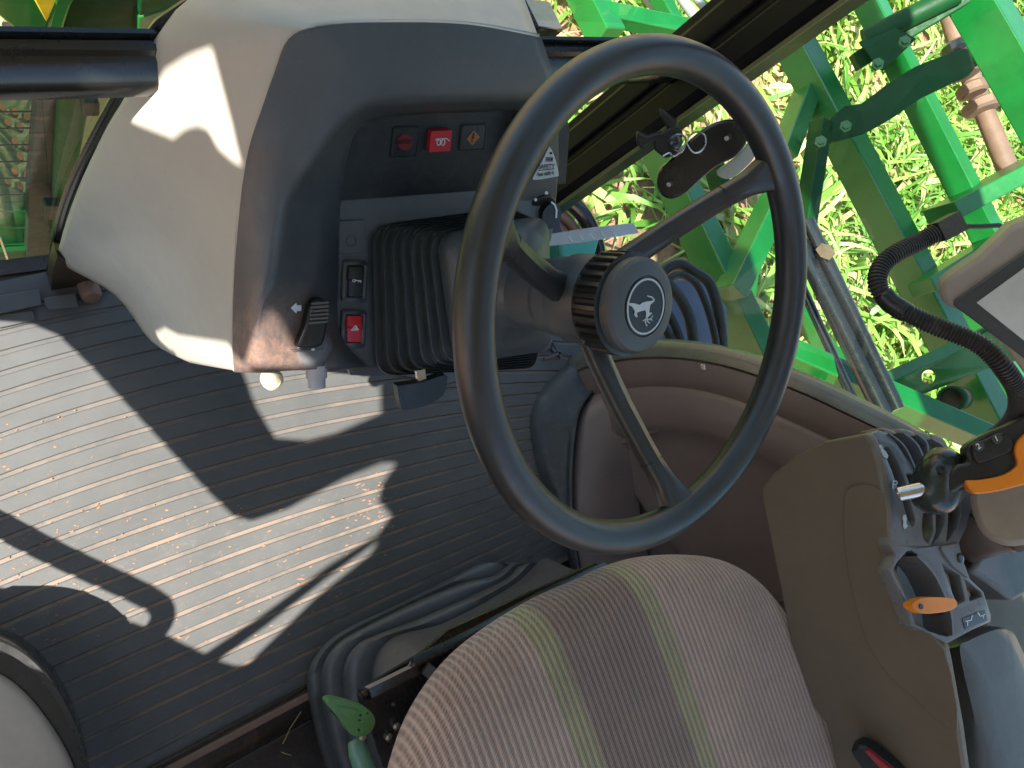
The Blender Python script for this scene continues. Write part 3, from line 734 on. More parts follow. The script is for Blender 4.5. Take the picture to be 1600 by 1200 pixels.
pp = plane(D(660, 610, .80), Vector((.0, -.55, .83)))
slab('pedal_pad', sp2([(621, 606), (624, 603), (660, 597), (696, 586), (698, 598), (692, 618), (665, 634), (632, 641), (626, 634)], 3), pp, .010, BLKS, pd, bevel=.002)
MB().add(*bardata(D(656, 578, .80), D(659, 600, .803), .010, .004)).build('pedal_stem', STEEL, pd)
tr_ = slab('lower_trim', [(545, 578), (600, 572), (640, 586), (600, 588), (548, 586)], plane(PN(580, 580, -.02), WN), .004, GREYP, dash)

# ================================================================== RIGHT SIDE PANEL (wheel arch)
sp_ = thing('side_panel', 'brown moulded side panel with arched top edge along the right of the cab', 'side panel', (.9, -.1, 0))
XP = X(.90)
arch = [(870, 600), (905, 575), (955, 562), (1000, 556), (1060, 556), (1125, 566), (1190, 585), (1260, 612), (1330, 645), (1400, 680), (1470, 722), (1560, 780), (1640, 850)]
archs = sp2(arch, 5, closed=False)
body = archs + [(1700, 1000), (1500, 1150), (1100, 1000), (900, 950), (840, 900)]
# relief: face built as rows following the arch, offset downwards, with a stepped recess
def rel(off, dx):
    out = []
    for i, (x, y) in enumerate(archs):
        t = i / (len(archs) - 1)
        cx, cy = 1130, 960
        vx, vy = x - cx, y - cy; l = math.hypot(vx, vy); k = (l - off) / l
        p = XP(cx + vx * k, cy + vy * k); p = CAM + (p - CAM) * ((.90 + dx) / p.x); out.append(p)
    return out
rows = [rel(-22, .075), rel(-19, .02), rel(-16, .012), rel(-5, .004), rel(0, .001), rel(3, .008), rel(6, .008), rel(9, 0), rel(34, -.001), rel(44, .004), rel(50, .007), rel(58, .001), rel(66, -.002), rel(108, -.006), rel(118, .0), rel(126, .012), rel(150, .016), rel(230, .02), rel(340, .025), rel(400, .03), rel(560, .03), rel(800, .03)]
V, Fc = loft(rows)
nb = len(archs) - 1
fm = [1 if k // nb < 4 else 0 for k in range(len(Fc))]
SILL = plastic('olive grey sill trim', (.115, .115, .09), .32, 900, .05, .2)
o = mesh('moulded_face', V, Fc, None, sp_, smooth=50, mats=[BROWN, SILL], fmat=fm); mods(o, solid=.01, off=0)
for px_, py_ in ((1099, 574),):
    V, Fc = lathe(XP(px_, py_, .004), Vector((-.6, 0, .8)), [(.006, -.002), (.006, .001), (.0045, .003), (.0005, .0035)], 16); mesh('screw', V, Fc, STEEL, sp_)
# recessed pocket ribs moulded on the face
MB().add(*tubedata([XP(946, 700, .0), XP(948, 760, .0), XP(962, 830, .0), XP(975, 900, .0)], [.003, .006, .006, .006], 10)).build('moulded_rib', BROWN, sp_)
MB().add(*tubedata([XP(950, 696, -.004), XP(985, 688, -.004), XP(1040, 665, -.004), XP(1110, 655, -.004), XP(1200, 668, -.004), XP(1300, 705, -.004), XP(1350, 735, -.004)], [.004, .006, .007, .007, .007, .007, .006], 10)).build('moulded_rib', BROWN, sp_)
slab('panel_backing', [(872, 585), (1000, 575), (1150, 600), (1330, 700), (1400, 1200), (1000, 1100), (890, 900)], X(.935), .004, BROWN, sp_)
lw_l = [(972, 568), (950, 592), (927, 613), (909, 643), (901, 683), (897, 735), (897, 795), (902, 855), (914, 905), (945, 975)]
lw_r = [(1000, 568), (990, 578), (988, 600), (988, 640), (990, 690), (995, 740), (1000, 800), (1010, 860), (1030, 910), (1060, 975)]
a0, a1 = smoothpath([Z(.045)(*p) for p in lw_l], 4), smoothpath([X(.922)(*p) for p in lw_r], 4)
V, Fc = loft([[p + Vector((.01, 0, -.05)) for p in a0], a0, [p.lerp(q, .1) + Vector((0, 0, .012)) for p, q in zip(a0, a1)], [p.lerp(q, .6) + Vector((0, 0, .008)) for p, q in zip(a0, a1)], a1]); mesh('lower_face', V, Fc, BROWN, sp_, smooth=60)
# rubber kick cover between mat and panel
kc_ = thing('kick_cover', 'dark grey rubber kick cover curving between the mat and the brown side panel', 'rubber cover', Z(0)(860, 720))
outer = [(893, 563), (862, 590), (842, 615), (829, 650), (832, 700), (846, 750), (866, 805), (884, 850), (900, 895)]
inner = [(975, 566), (950, 590), (925, 612), (905, 640), (897, 680), (893, 730), (893, 790), (898, 850), (906, 900)]
R0 = smoothpath([Z(.0)(x, y) for x, y in outer], 4); R2 = smoothpath([Z(.05)(x, y) for x, y in inner], 4)
rows = [R0, [a.lerp(b, .12) + Vector((-.004, 0, .018)) for a, b in zip(R0, R2)], [a.lerp(b, .5) + Vector((-.012, 0, .012)) for a, b in zip(R0, R2)], [a.lerp(b, .9) for a, b in zip(R0, R2)], [p + Vector((-.004, 0, .004)) for p in R2], R2, [p + Vector((.01, 0, -.04)) for p in R2]]
V, Fc = loft(rows); mesh('cover_sheet', V, Fc, RUBBER, kc_, smooth=60)
MB().add(*tubedata([p + Vector((-.004, 0, .004)) for p in R2], .0035, 8)).build('cover_bead', RUBBER, kc_)

# ================================================================== DRIVER SEAT
seat = thing('driver_seat', 'driver seat with brown and pink corded fabric cushion and two green stripes', 'seat', (.47, -.35, 0))
E1 = Z(.5)(1000, 1000); f1 = (Z(.5)(930, 1200) - Z(.5)(855, 975)).normalized(); e1 = Vector((0, 0, 1)).cross(f1).normalized()
if e1.x < 0: e1 = -e1
f1b = -e1.cross(Vector((0, 0, 1)))
sA = Z(.52)(880, 1050).dot(e1); sB = Z(.52)(1062, 1050).dot(e1)
print('stripes', sA, sB, e1)
def fabric():
    m, nt, b = new_mat('corded seat fabric')
    g = N(nt, 'ShaderNodeNewGeometry').outputs['Position']
    d = N(nt, 'ShaderNodeVectorMath', operation='DOT_PRODUCT'); d.inputs[1].default_value = e1; nt.links.new(g, d.inputs[0])
    fd = N(nt, 'ShaderNodeVectorMath', operation='DOT_PRODUCT'); fd.inputs[1].default_value = f1; nt.links.new(g, fd.inputs[0])
    mr = N(nt, 'ShaderNodeMapRange'); lo, hi = sA - .35, sB + .35; mr.inputs[1].default_value = lo; mr.inputs[2].default_value = hi; nt.links.new(d.outputs['Value'], mr.inputs[0])
    s = lambda v: (v - lo) / (hi - lo); hw = .0125; hw2 = .0115
    r = N(nt, 'ShaderNodeValToRGB'); e = r.color_ramp.elements
    PK, DK, GR = (.58, .405, .315, 1), (.33, .225, .17, 1), (.45, .385, .21, 1)
    st = [(0, PK), (s(sA - hw) - .003, PK), (s(sA - hw), GR), (s(sA + hw), GR), (s(sA + hw) + .003, DK), (s(sB - hw2) - .003, DK), (s(sB - hw2), GR), (s(sB + hw2), GR), (s(sB + hw2) + .003, PK), (1, PK)]
    while len(e) < len(st): e.new(.5)
    for i, (p, c) in enumerate(st): e[i].position = p; e[i].color = c
    nt.links.new(mr.outputs[0], r.inputs[0])
    def wave(src, freq):
        mu = N(nt, 'ShaderNodeMath', operation='MULTIPLY'); mu.inputs[1].default_value = freq * 2 * math.pi; nt.links.new(src, mu.inputs[0])
        si = N(nt, 'ShaderNodeMath', operation='SINE'); nt.links.new(mu.outputs[0], si.inputs[0]); return si.outputs[0]
    def mth(op, a, bb):
        q = N(nt, 'ShaderNodeMath', operation=op)
        for i, v in enumerate((a, bb)):
            if hasattr(v, 'links'): nt.links.new(v, q.inputs[i])
            else: q.inputs[i].default_value = v
        return q.outputs[0]
    ribs = wave(d.outputs['Value'], 1 / .0072)
    skew = mth('ADD', fd.outputs['Value'], mth('MULTIPLY', d.outputs['Value'], .8))
    st2 = wave(skew, 1 / .0030)
    knit = mth('MULTIPLY', mth('MULTIPLY', st2, .34), mth('SUBTRACT', 1.0, mth('MULTIPLY', ribs, .5)))
    nz = noise(nt, 500, 3, .7, g)
    hgt = mth('ADD', mth('ADD', mth('MULTIPLY', ribs, .6), mth('MULTIPLY', knit, .55)), mth('MULTIPLY', nz, .8))
    f = N(nt, 'ShaderNodeMapRange'); f.inputs[1].default_value = -.6; f.inputs[2].default_value = 1.5; nt.links.new(hgt, f.inputs[0])
    c = mix(nt, f.outputs[0], (.52, .48, .46), (1.45, 1.42, 1.42)); c = mix(nt, 1.0, r.outputs[0], c, 'MULTIPLY')
    bl_ = ramp(nt, noise(nt, 9, 5, .6, g), [(.3, (.8, .8, .8)), (.7, (1.12, 1.1, 1.08))]); c = mix(nt, 1.0, c, bl_, 'MULTIPLY')
    st3 = ramp(nt, noise(nt, 14, 6, .7, g, .5), [(.55, (0, 0, 0)), (.75, (.30, .30, .30))]); c = mix(nt, st3, c, (.26, .13, .07))
    nt.links.new(c, b.inputs['Base Color']); b.inputs['Roughness'].default_value = .95
    b.inputs['Sheen Weight'].default_value = .5; b.inputs['Sheen Roughness'].default_value = .5; b.inputs['Specular IOR Level'].default_value = .15
    bp = N(nt, 'ShaderNodeBump'); bp.inputs['Strength'].default_value = .9; bp.inputs['Distance'].default_value = .0022
    nt.links.new(hgt, bp.inputs['Height']); nt.links.new(bp.outputs[0], b.inputs['Normal']); return m
FAB = fabric()
outl = [(602, 1240), (612, 1180), (640, 1110), (690, 1038), (750, 986), (830, 936), (900, 905), (950, 882), (1000, 869), (1060, 866), (1110, 872), (1152, 893), (1185, 925), (1215, 968), (1242, 1020), (1268, 1085), (1288, 1150), (1300, 1220), (1310, 1330), (1300, 1450), (1200, 1600), (900, 1650), (680, 1520), (612, 1380)]
ol = sp2(outl, 4)
def seatring(s, z, zr=.455):
    P = [Z(zr)(x, y) for x, y in ol]; c = sum(P, Vector()) / len(P); out = []
    for p in P:
        q = c + (p - c) * s; q.z = z; out.append(q)
    return out
rings = [(.70, .36), (.80, .385), (.90, .41), (.965, .433), (.995, .448), (1.0, .458), (.992, .472), (.965, .487), (.91, .499), (.82, .508), (.65, .513), (.45, .516), (.22, .517), (.06, .517)]
rows = [seatring(*r_) for r_ in rings]; V, Fc = loft(rows, True); n = len(ol); Fc.append(tuple((len(rows) - 1) * n + k for k in range(n)))
mods(mesh('cushion', V, Fc, FAB, seat, smooth=80), subsurf=1)
# pan front: black pressed steel rail with holes
fr = plane(at((700, 1030, 'z', .40)), Vector((0, -.35, .94)))
rp = [(566, 1083), (578, 1076), (640, 1047), (648, 1030), (700, 1005), (760, 975), (850, 925), (945, 882), (958, 890), (935, 905), (900, 925), (860, 955), (800, 990), (720, 1040), (640, 1110), (628, 1150), (612, 1165), (604, 1140), (586, 1135), (583, 1096), (568, 1098)]
hl = [circ(613, 1099, 5, 5, 14), circ(656, 1088, 4.5, 5, 14), circ(710, 1034, 5, 5, 10)]
holed('pan_rail', [rp] + hl, fr, .006, STEELB, seat, bevel=.0012)
MB().add(*tubedata([fr(645, 1035, .006), fr(700, 1010, .006), fr(770, 972, .006), fr(860, 925, .006), fr(945, 884, .006)], .0055, 10)).build('rolled_edge', STEELB, seat)
MB().add(*bardata(fr(575, 1082, .002), fr(648, 1046, .002), .010, .014)).build('rolled_edge', STEELB, seat)
MB().add(*bardata(fr(572, 1086, -.004), fr(584, 1134, -.004), .012, .02)).build('end_bracket', STEELB, seat)
MB().add(*bardata(fr(664, 1056, .004), fr(676, 1040, .004), .012, .008)).build('clip', GREYP, seat)
MB().add(*bardata(fr(748, 1000, .006), fr(764, 991, .006), .010, .008)).build('clip', RUST, seat)
for q in ((606, 1150), (618, 1133), (632, 1142)):
    V, Fc = lathe(fr(q[0], q[1], .002), fr.n, [(.0045, -.002), (.0045, .003), (.002, .005), (.0005, .005)], 6); mesh('bolt', V, Fc, STEEL, seat, smooth=0)
slab('under_void', [(560, 1080), (660, 1020), (700, 985), (820, 930), (930, 880), (980, 900), (700, 1200), (600, 1200)], plane(at((700, 1000, 'z', .36)), Vector((0, -.35, .94))), .004, STEELB, seat)
# rubber suspension boot: stacked, sagging folds
sb = thing('suspension_boot', 'dark rubber concertina boot sagging in folds around the seat suspension', 'rubber boot', Z(0)(620, 1050))
F0 = [(560, 1300), (520, 1225), (498, 1160), (482, 1080), (483, 1045), (500, 1015), (535, 985), (620, 945), (700, 905), (745, 882), (768, 879), (800, 892)]
F1 = [(570, 1300), (540, 1225), (518, 1160), (503, 1080), (505, 1040), (525, 1008), (560, 985), (640, 945), (720, 912), (772, 900), (800, 879), (824, 885)]
F2 = [(585, 1300), (560, 1225), (545, 1160), (538, 1085), (538, 1040), (555, 1010), (585, 993), (660, 965), (740, 930), (790, 905), (812, 884), (835, 886)]
F3 = [(600, 1300), (580, 1225), (575, 1160), (582, 1085), (584, 1040), (600, 1008), (630, 990), (690, 975), (760, 940), (815, 905), (850, 873), (880, 884)]
F4 = [(640, 1300), (620, 1225), (600, 1160), (585, 1100), (620, 1068), (652, 1035), (665, 1020), (700, 1000), (760, 970), (830, 940), (890, 905), (905, 893)]
def fold(F, z): return smoothpath([Z(z)(x, y) for x, y in F], 5)
def mixf(A, B, t): return [(a[0] * (1 - t) + b[0] * t, a[1] * (1 - t) + b[1] * t) for a, b in zip(A, B)]
rows = [fold([(x - 2, y + 1) for x, y in F0], .0), fold(F0, .03), fold(mixf(F0, F1, .12), .048), fold(mixf(F0, F1, .5), .056), fold(mixf(F0, F1, .95), .054), fold(F1, .056), fold(mixf(F1, F2, .12), .085), fold(mixf(F1, F2, .5), .092), fold(mixf(F1, F2, .96), .090), fold(F2, .092), fold(mixf(F2, F3, .12), .125), fold(mixf(F2, F3, .5), .133), fold(mixf(F2, F3, .96), .131), fold(F3, .135), fold(mixf(F3, F4, .1), .18), fold(mixf(F3, F4, .4), .22), fold(mixf(F3, F4, .8), .265), fold(mixf(F3, F4, .97), .285), fold(F4, .28), [p - Vector((0, 0, .02)) for p in fold(F4, .28)]]
V, Fc = loft(rows); mods(mesh('boot_folds', V, Fc, plastic('grey fold rubber', (.075, .080, .080), .46, 700, .15, .2, spec=.7), sb, smooth=70), solid=.003)
# green height lever
gl = thing('seat_height_lever', 'mid green pear shaped seat lever with small holes beside the seat rail', 'lever', at((552, 1120, 'z', .40)))
gp = plane(at((552, 1120, 'z', .42)), Vector((.1, -.35, .93)))
holed('lever_head', [sp2([(512, 1102), (514, 1094), (524, 1093), (545, 1098), (572, 1107), (584, 1118), (586, 1130), (580, 1143), (566, 1151), (552, 1149), (544, 1143), (530, 1122)], 4)] + [circ(563.5, 1117.5, 2.1, n=8), circ(562, 1125.5, 2.1, n=8), circ(574.5, 1115, 2.1, n=8), circ(561, 1141, 2.1, n=8)], gp, .010, LEVERG, gl, bevel=.0015)
slab('lever_boss', sp2([(528, 1106), (552, 1108), (560, 1113), (548, 1124), (540, 1122)], 3), gp, .002, LEVERG, gl, bevel=.0006, h=.0016)
slab('lever_back', sp2([(514, 1103), (584, 1122), (578, 1140), (560, 1147), (546, 1141)], 3), gp, .004, BLKM, gl, h=-.011)
g2 = thing('lower_seat_lever', 'teal green rounded lever handle below the pear shaped green lever', 'lever', at((565, 1180, 'z', .38)))
MB().add(*tubedata([at((556, 1158, 'z', .38)), at((560, 1175, 'z', .385)), at((570, 1200, 'z', .39)), at((582, 1235, 'z', .39))], [.0085, .0105, .0115, .012], 16)).build('lever_grip', LEVERT, g2)
V, Fc = lathe(at((566, 1150, 'z', .405)), Vector((0, 0, 1)), [(.004, -.002), (.004, .002), (.0005, .003)], 10); mesh('lever_screw', V, Fc, STEEL, g2)

# ================================================================== LEFT FENDER PANEL
lf = thing('left_fender_panel', 'beige panel with curved black trim at the bottom left of the doorway', 'panel', Z(.15)(20, 1180))
tro = [(-160, 985), (-60, 985), (0, 999), (45, 1024), (85, 1068), (118, 1128), (140, 1200), (155, 1290)]
tri_ = [(-160, 1030), (-60, 1035), (0, 1056), (38, 1084), (70, 1122), (98, 1165), (118, 1210), (135, 1290)]
A0 = smoothpath([Z(.15)(x, y) for x, y in tro], 5); A1 = smoothpath([Z(.15)(x, y) for x, y in tri_], 5)
lo_ = [p - Vector((0, 0, .14)) for p in A0]
rows = [lo_, [p + Vector((0, 0, -.004)) for p in A0], [a.lerp(b, .06) for a, b in zip(A0, A1)], [a.lerp(b, .3) - Vector((0, 0, .001)) for a, b in zip(A0, A1)], [a.lerp(b, .35) - Vector((0, 0, .012)) for a, b in zip(A0, A1)], [b - Vector((0, 0, .014)) for b in A1]]
V, Fc = loft(rows); mesh('panel_trim', V, Fc, FRAME, lf, smooth=40)
cen = Z(.17)(-160, 1350)
rows = [[b - Vector((0, 0, .018)) for b in A1], [b - Vector((0, 0, .010)) for b in A1], [b.lerp(cen, .04) - Vector((0, 0, .004)) for b in A1], [b.lerp(cen, .12) for b in A1], [b.lerp(cen, .4) + Vector((0, 0, .012)) for b in A1], [b.lerp(cen, .95) + Vector((0, 0, .02)) for b in A1]]
V, Fc = loft(rows); mesh('panel_skin', V, Fc, plastic('warm beige panel', (.52, .42, .33), .5, 700, .12, .1), lf, smooth=60)

# ================================================================== ARMREST CONSOLE
ar = thing('armrest_console', 'brown right hand armrest console with lever slots, fins and grey deck', 'console', (.8, -.3, 0))
XA = X(.72); ZD = .705
side = [(1190, 762), (1205, 742), (1240, 715), (1285, 692), (1352, 679), (1362, 690), (1374, 730), (1384, 790), (1390, 850), (1400, 868), (1388, 890), (1400, 915), (1418, 955), (1424, 975), (1450, 1000), (1474, 1012), (1480, 1040), (1498, 1140), (1515, 1260), (1330, 1300), (1290, 1130), (1250, 1080), (1215, 900), (1190, 780)]
slab('side_skin', sp2(side, 1), XA, .012, TAN, ar, bevel=.003)
slab('side_insert', sp2([(1330, 760), (1380, 770), (1388, 850), (1396, 868), (1384, 890), (1400, 925), (1420, 975), (1474, 1014), (1496, 1142), (1440, 1100), (1385, 1050), (1350, 990), (1325, 890), (1318, 800)], 3), XA, .002, TAN, ar, bevel=.0006, h=.0018)
# front skin wraps round to the far side
ZA = plane(XA(1365, 690), Vector((0, .25, .97)))
ZA = Z(XA(1390, 850).z + .004)
ZT = lambda: None
deckout = [(1353, 682), (1372, 672), (1388, 677), (1400, 690), (1420, 720), (1440, 742), (1500, 735), (1514, 760), (1518, 795), (1510, 825), (1499, 848), (1505, 875), (1516, 905), (1537, 925), (1549, 962), (1548, 972), (1518, 985), (1476, 1008), (1424, 976), (1418, 957), (1400, 915), (1389, 890), (1400, 866), (1391, 852), (1386, 790), (1374, 730)]
slot = sp2([(1382, 699), (1390, 700), (1403, 724), (1416, 760), (1424, 790), (1431, 812), (1427, 823), (1420, 814), (1413, 790), (1404, 766), (1394, 735), (1384, 712)], 2)
hA = sp2([(1416, 740), (1432, 741), (1440, 750), (1438, 762), (1424, 762)], 1)
hB = [(1443, 802), (1458, 800), (1459, 830), (1452, 850), (1443, 842), (1441, 820)]
hC = [(1463, 798), (1478, 795), (1477, 820), (1468, 840), (1457, 850), (1463, 830)]
hD = [(1483, 788), (1501, 780), (1502, 805), (1497, 825), (1482, 846), (1479, 845), (1482, 820)]
hE = sp2([(1412, 868), (1425, 860), (1445, 880), (1462, 905), (1475, 935), (1487, 960), (1489, 990), (1470, 992), (1430, 975), (1424, 950), (1405, 912), (1396, 890)], 2)
hF = [(1472, 880), (1500, 898), (1509, 938), (1497, 945), (1488, 925)]
hG = [(1507, 903), (1534, 926), (1535, 932), (1516, 940)]
print('deck z', ZA.q.z)
holed('deck', [deckout, slot, hA, hB, hC, hD, hE, hF, hG], ZA, .014, GREYP, ar, bevel=.0012)
slab('deck_well', [(1365, 690), (1400, 690), (1440, 745), (1500, 745), (1512, 800), (1495, 850), (1515, 905), (1543, 945), (1470, 995), (1424, 970), (1392, 888)], ZA, .01, TAN, ar, h=-.055)
# worn blue-grey quadrant plate inside the big opening, with ratchet teeth
qp = Z(ZA.q.z - .030)
slab('quadrant_plate', sp2([(1404, 880), (1412, 870), (1430, 900), (1448, 940), (1452, 990), (1436, 982), (1426, 950), (1402, 905)], 2), qp, .004, plastic('worn blue painted steel', (.24, .31, .36), .4, 200, .2, .8, (.30, .22, .14)), ar)
for k in range(7):
    x, y = 1456 - .2 * k, 958 + 5.5 * k
    MB().add(*boxdata(qp(x, y, .004), Vector((1, 0, 0)), Vector((0, 1, 0)), Vector((0, 0, 1)), .004, .0022, .004)).build('ratchet_tooth', STEELB, ar, smooth=0)
def fin(P, h0, h1, th, mt=GREYP):
    c = smoothpath([Z(ZA.q.z + h1)(x, y) for x, y in P], 4); dn = Vector((0, 0, h0 - h1))
    mb = MB(); a = [p + Vector((-th / 2, 0, 0)) for p in c]; b = [p + Vector((th / 2, 0, 0)) for p in c]
    rows = [[p + dn for p in a], a, b, [p + dn for p in b]]; V, Fc = loft(rows); mesh('fin', V, Fc, mt, ar, smooth=50)
fin([(1434, 868), (1458, 893), (1475, 925), (1487, 958), (1490, 992)], -.04, .003, .004)
fin([(1390, 677), (1412, 695), (1428, 725), (1440, 758)], -.05, .002, .003)
fin([(1412, 676), (1432, 692), (1444, 715), (1456, 742)], -.05, .002, .003)
fin([(1436, 680), (1449, 692), (1452, 712), (1466, 742)], -.05, .002, .003)
fin([(1458, 686), (1476, 698), (1486, 722), (1496, 745)], -.05, .0, .003)
for k, P in enumerate(([(1378, 672), (1400, 674), (1414, 690), (1436, 735), (1420, 742)], [(1402, 676), (1424, 672), (1440, 690), (1456, 735), (1438, 742)], [(1428, 678), (1448, 676), (1462, 694), (1480, 735), (1458, 742)], [(1452, 682), (1472, 682), (1484, 700), (1500, 740), (1480, 742)])):
    slab('fin_lobe', sp2(P, 3), Z(ZA.q.z - .012), .03, TAN, ar, bevel=.003)
# markings on the deck
text('lettering', 'P', 1398, 758, 19, ZA, WHITE, ar, ang=-4, h=.0012, label='white letter P beside the slot')
decal('rabbit_mark', [[(1375, 694), (1378, 696), (1379, 701), (1384, 705), (1388, 712), (1387, 717), (1381, 714), (1377, 706), (1376, 700), (1373, 697)]], ZA, GREYW, ar, h=.0012)
decal('tortoise_mark', [[(1412, 804), (1416, 805), (1417, 811), (1416, 818), (1419, 822), (1414, 827), (1411, 822), (1412, 815), (1410, 809)]], ZA, GREYW, ar, h=.0012)
decal('symbol_plate', [[(1504, 967), (1539, 953), (1543, 969), (1509, 983)]], ZA, flat('dark plate', (.09, .10, .11), .3), ar, h=.0012)
decal('symbol', stroke([(1509, 971), (1518, 969), (1519, 962)], 1.2) + stroke([(1512, 978), (1512, 972)], 1) + stroke([(1528, 957), (1532, 963), (1539, 960)], 1.2) + stroke([(1537, 966), (1536, 961)], 1), ZA, WHITE, ar, h=.002)
slab('latch_plate', sp2([(1471, 858), (1474, 853), (1498, 848), (1503, 870), (1514, 903), (1490, 885)], 1), ZA, .004, GREYP, ar, h=.003, bevel=.0008)
V, Fc = lathe(ZA(1500, 872, .003), (0, 0, 1), [(.0055, -.002), (.0055, .0015), (.004, .0022), (.0005, .0018)], 16); mesh('screw', V, Fc, STEELB, ar)
# orange throttle-like selector
ol_ = thing('orange_selector', 'small orange selector lever standing in the quadrant opening of the armrest console', 'lever', ZA(1460, 945))
slab('selector_grip', sp2([(1426, 944), (1434, 938), (1450, 933), (1484, 934), (1494, 938), (1496, 946), (1488, 953), (1472, 957), (1445, 959), (1430, 952)], 3), ZA, .011, ORANGE, ol_, bevel=.003, h=.024)
V, Fc = lathe(ZA(1439, 947.5, .0245), (0, 0, 1), [(.0028, -.002), (.0028, .0008), (.0014, .0008), (.0005, 0)], 14); mesh('selector_screw', V, Fc, STEELB, ol_)
MB().add(*bardata(ZA(1465, 948, .014), ZA(1462, 965, -.04), .004, .012)).build('selector_stalk', STEELB, ol_)
# padded armrest
pad = thing('armrest_pad', 'padded grey vinyl armrest at the lower right corner', 'armrest', ZA(1560, 1100))
t0 = [(1500, 1018), (1512, 1002), (1556, 984), (1572, 990), (1586, 1010), (1640, 1140), (1740, 1400), (1640, 1500), (1556, 1260), (1520, 1110)]
lowp = [(1477, 1028), (1482, 1012), (1548, 981), (1576, 984), (1592, 1006), (1650, 1140), (1760, 1400), (1600, 1500), (1512, 1260), (1492, 1130)]
T = [Z(ZA.q.z - .012)(x, y) for x, y in sp2(t0, 4)]; B = [Z(ZA.q.z - .035)(x, y) for x, y in sp2(lowp, 4)]
cT = sum(T, Vector()) / len(T)
rows = [[b - Vector((0, 0, .010)) for b in B], B, [b.lerp(t, .6) + Vector((0, 0, .004)) for b, t in zip(B, T)], T, [t.lerp(cT, .12) + Vector((0, 0, .003)) for t in T], [t.lerp(cT, .5) + Vector((0, 0, .004)) for t in T], [t.lerp(cT, .97) + Vector((0, 0, .004)) for t in T]]
V, Fc = loft(rows, True); n = len(T); Fc.append(tuple(6 * n + k for k in range(n))); mesh('vinyl_pad', V, Fc, PAD, pad, smooth=60)
# far-side housings
hs = thing('far_side_housing', 'dark brown housing with a bluish raised block right of the armrest console', 'housing', Z(.5)(1560, 950))
slab('housing_base', [(1480, 820), (1540, 790), (1700, 760), (1800, 1300), (1560, 1200), (1540, 980), (1500, 880)], Z(.60), .05, TAN, hs, bevel=.004)
BB = [(1519, 893), (1534, 866), (1560, 850), (1640, 838), (1660, 900), (1585, 940), (1560, 920)]
o = slab('raised_block', BB, Z(.66), .06, plastic('grey blue grained plastic', (.12, .12, .13), .42, 700, .5, .05), hs, bevel=.006)
# red belt buckle
bk = thing('seat_belt_buckle', 'seat belt buckle with red release button between the seat and the armrest console', 'buckle', at((1360, 1190, 'z', .52)))
bq = plane(X(.695)(1365, 1190), Vector((-1, -.1, .35)))
slab('buckle_body', sp2([(1330, 1178), (1334, 1170), (1352, 1168), (1400, 1204), (1430, 1240), (1380, 1250), (1345, 1200)], 3), bq, .02, BLKS, bk, bevel=.003)
slab('release_button', [(1350, 1174), (1358, 1174), (1410, 1218), (1400, 1228)], bq, .006, plastic('dull red button', (.30, .02, .025), .4, 900, .05, .1), bk, bevel=.001, h=.004)

# ================================================================== CONTROL GRIP (right edge)
jg = thing('control_grip', 'black and orange control handle with buttons one and two over a tan housing', 'control handle', D(1500, 780, .78))
V, Fc = lathe(ZA(1401, 773, .016), D(1452, 762, .79) - ZA(1401, 773, .016), [(.006, 0), (.0078, .002), (.0078, .03), (.0078, .05)], 20, cap=True); mesh('steel_shaft', V, Fc, STEEL, jg)
def ball(rings):
    V = []; rows = []
    for (cx, cy, rx, ry, d) in rings:
        rows.append([D(cx + rx * math.cos(a), cy + ry * math.sin(a), d) for a in [2 * math.pi * k / 28 for k in range(28)]])
    return loft(rows, True)
kcx = D(1466, 750, .80)
# egg shaped knob: stretched sphere along image-down axis
ax = (D(1450, 797, .80) - D(1480, 705, .80)).normalized(); a_, b_, d_ = frame_of(ax)
Lk = (D(1448, 803, .80) - D(1485, 699, .80)).length / 2; ck = (D(1448, 803, .80) + D(1485, 699, .80)) / 2
rows = []
for k in range(17):
    t = -1 + 2 * k / 16; rr = .0250 * math.sqrt(max(0.0004, 1 - abs(t) ** 2.5)) * (1 + .10 * t)
    rows.append([ck + ax * (Lk * t) + (a_ * math.cos(2 * math.pi * j / 32) + b_ * math.sin(2 * math.pi * j / 32)) * rr for j in range(32)])
V, Fc = loft(rows, True); Fc += [tuple(range(32)), tuple(16 * 32 + j for j in range(32))]; mesh('knob', V, Fc, plastic('glossy dark green black knob', (.018, .026, .022), .27, 300, .02, .10, coat=.25), jg, smooth=80)
V, Fc = lathe(D(1470, 733, .775), (CAM - D(1470, 733, .775)), [(.0045, -.003), (.0045, .0005), (.0035, .001), (.0005, -.001)], 14); mesh('knob_hole', V, Fc, BLKM, jg)
gpz = plane(D(1540, 730, .765), (CAM - D(1540, 730, .765)).normalized() + Vector((-.1, 0, .3)))
slab('grip_body', sp2([(1478, 748), (1492, 728), (1512, 722), (1508, 700), (1530, 682), (1572, 664), (1640, 640), (1640, 760), (1600, 745), (1560, 748), (1510, 758), (1490, 770), (1480, 765)], 3), gpz, .034, BLKS, jg, bevel=.006)
slab('button_pod', sp2([(1522, 716), (1520, 698), (1540, 686), (1568, 676), (1584, 690), (1580, 706), (1556, 716), (1530, 724)], 3), gpz, .010, BLKS, jg, bevel=.002, h=.006)
for cx, cy, s in ((1529, 697.5, '2'), (1557, 685.5, '1')):
    b = slab('button', circ(cx + 1, cy, 9, 8, 20), gpz, .004, BEZEL, jg, bevel=.001, h=.009)
    text('lettering', s, cx, cy, 13, gpz, WHITE, b, ang={'2': 152, '1': 147}[s] - 90 - 30, h=.0096, bold=.01)
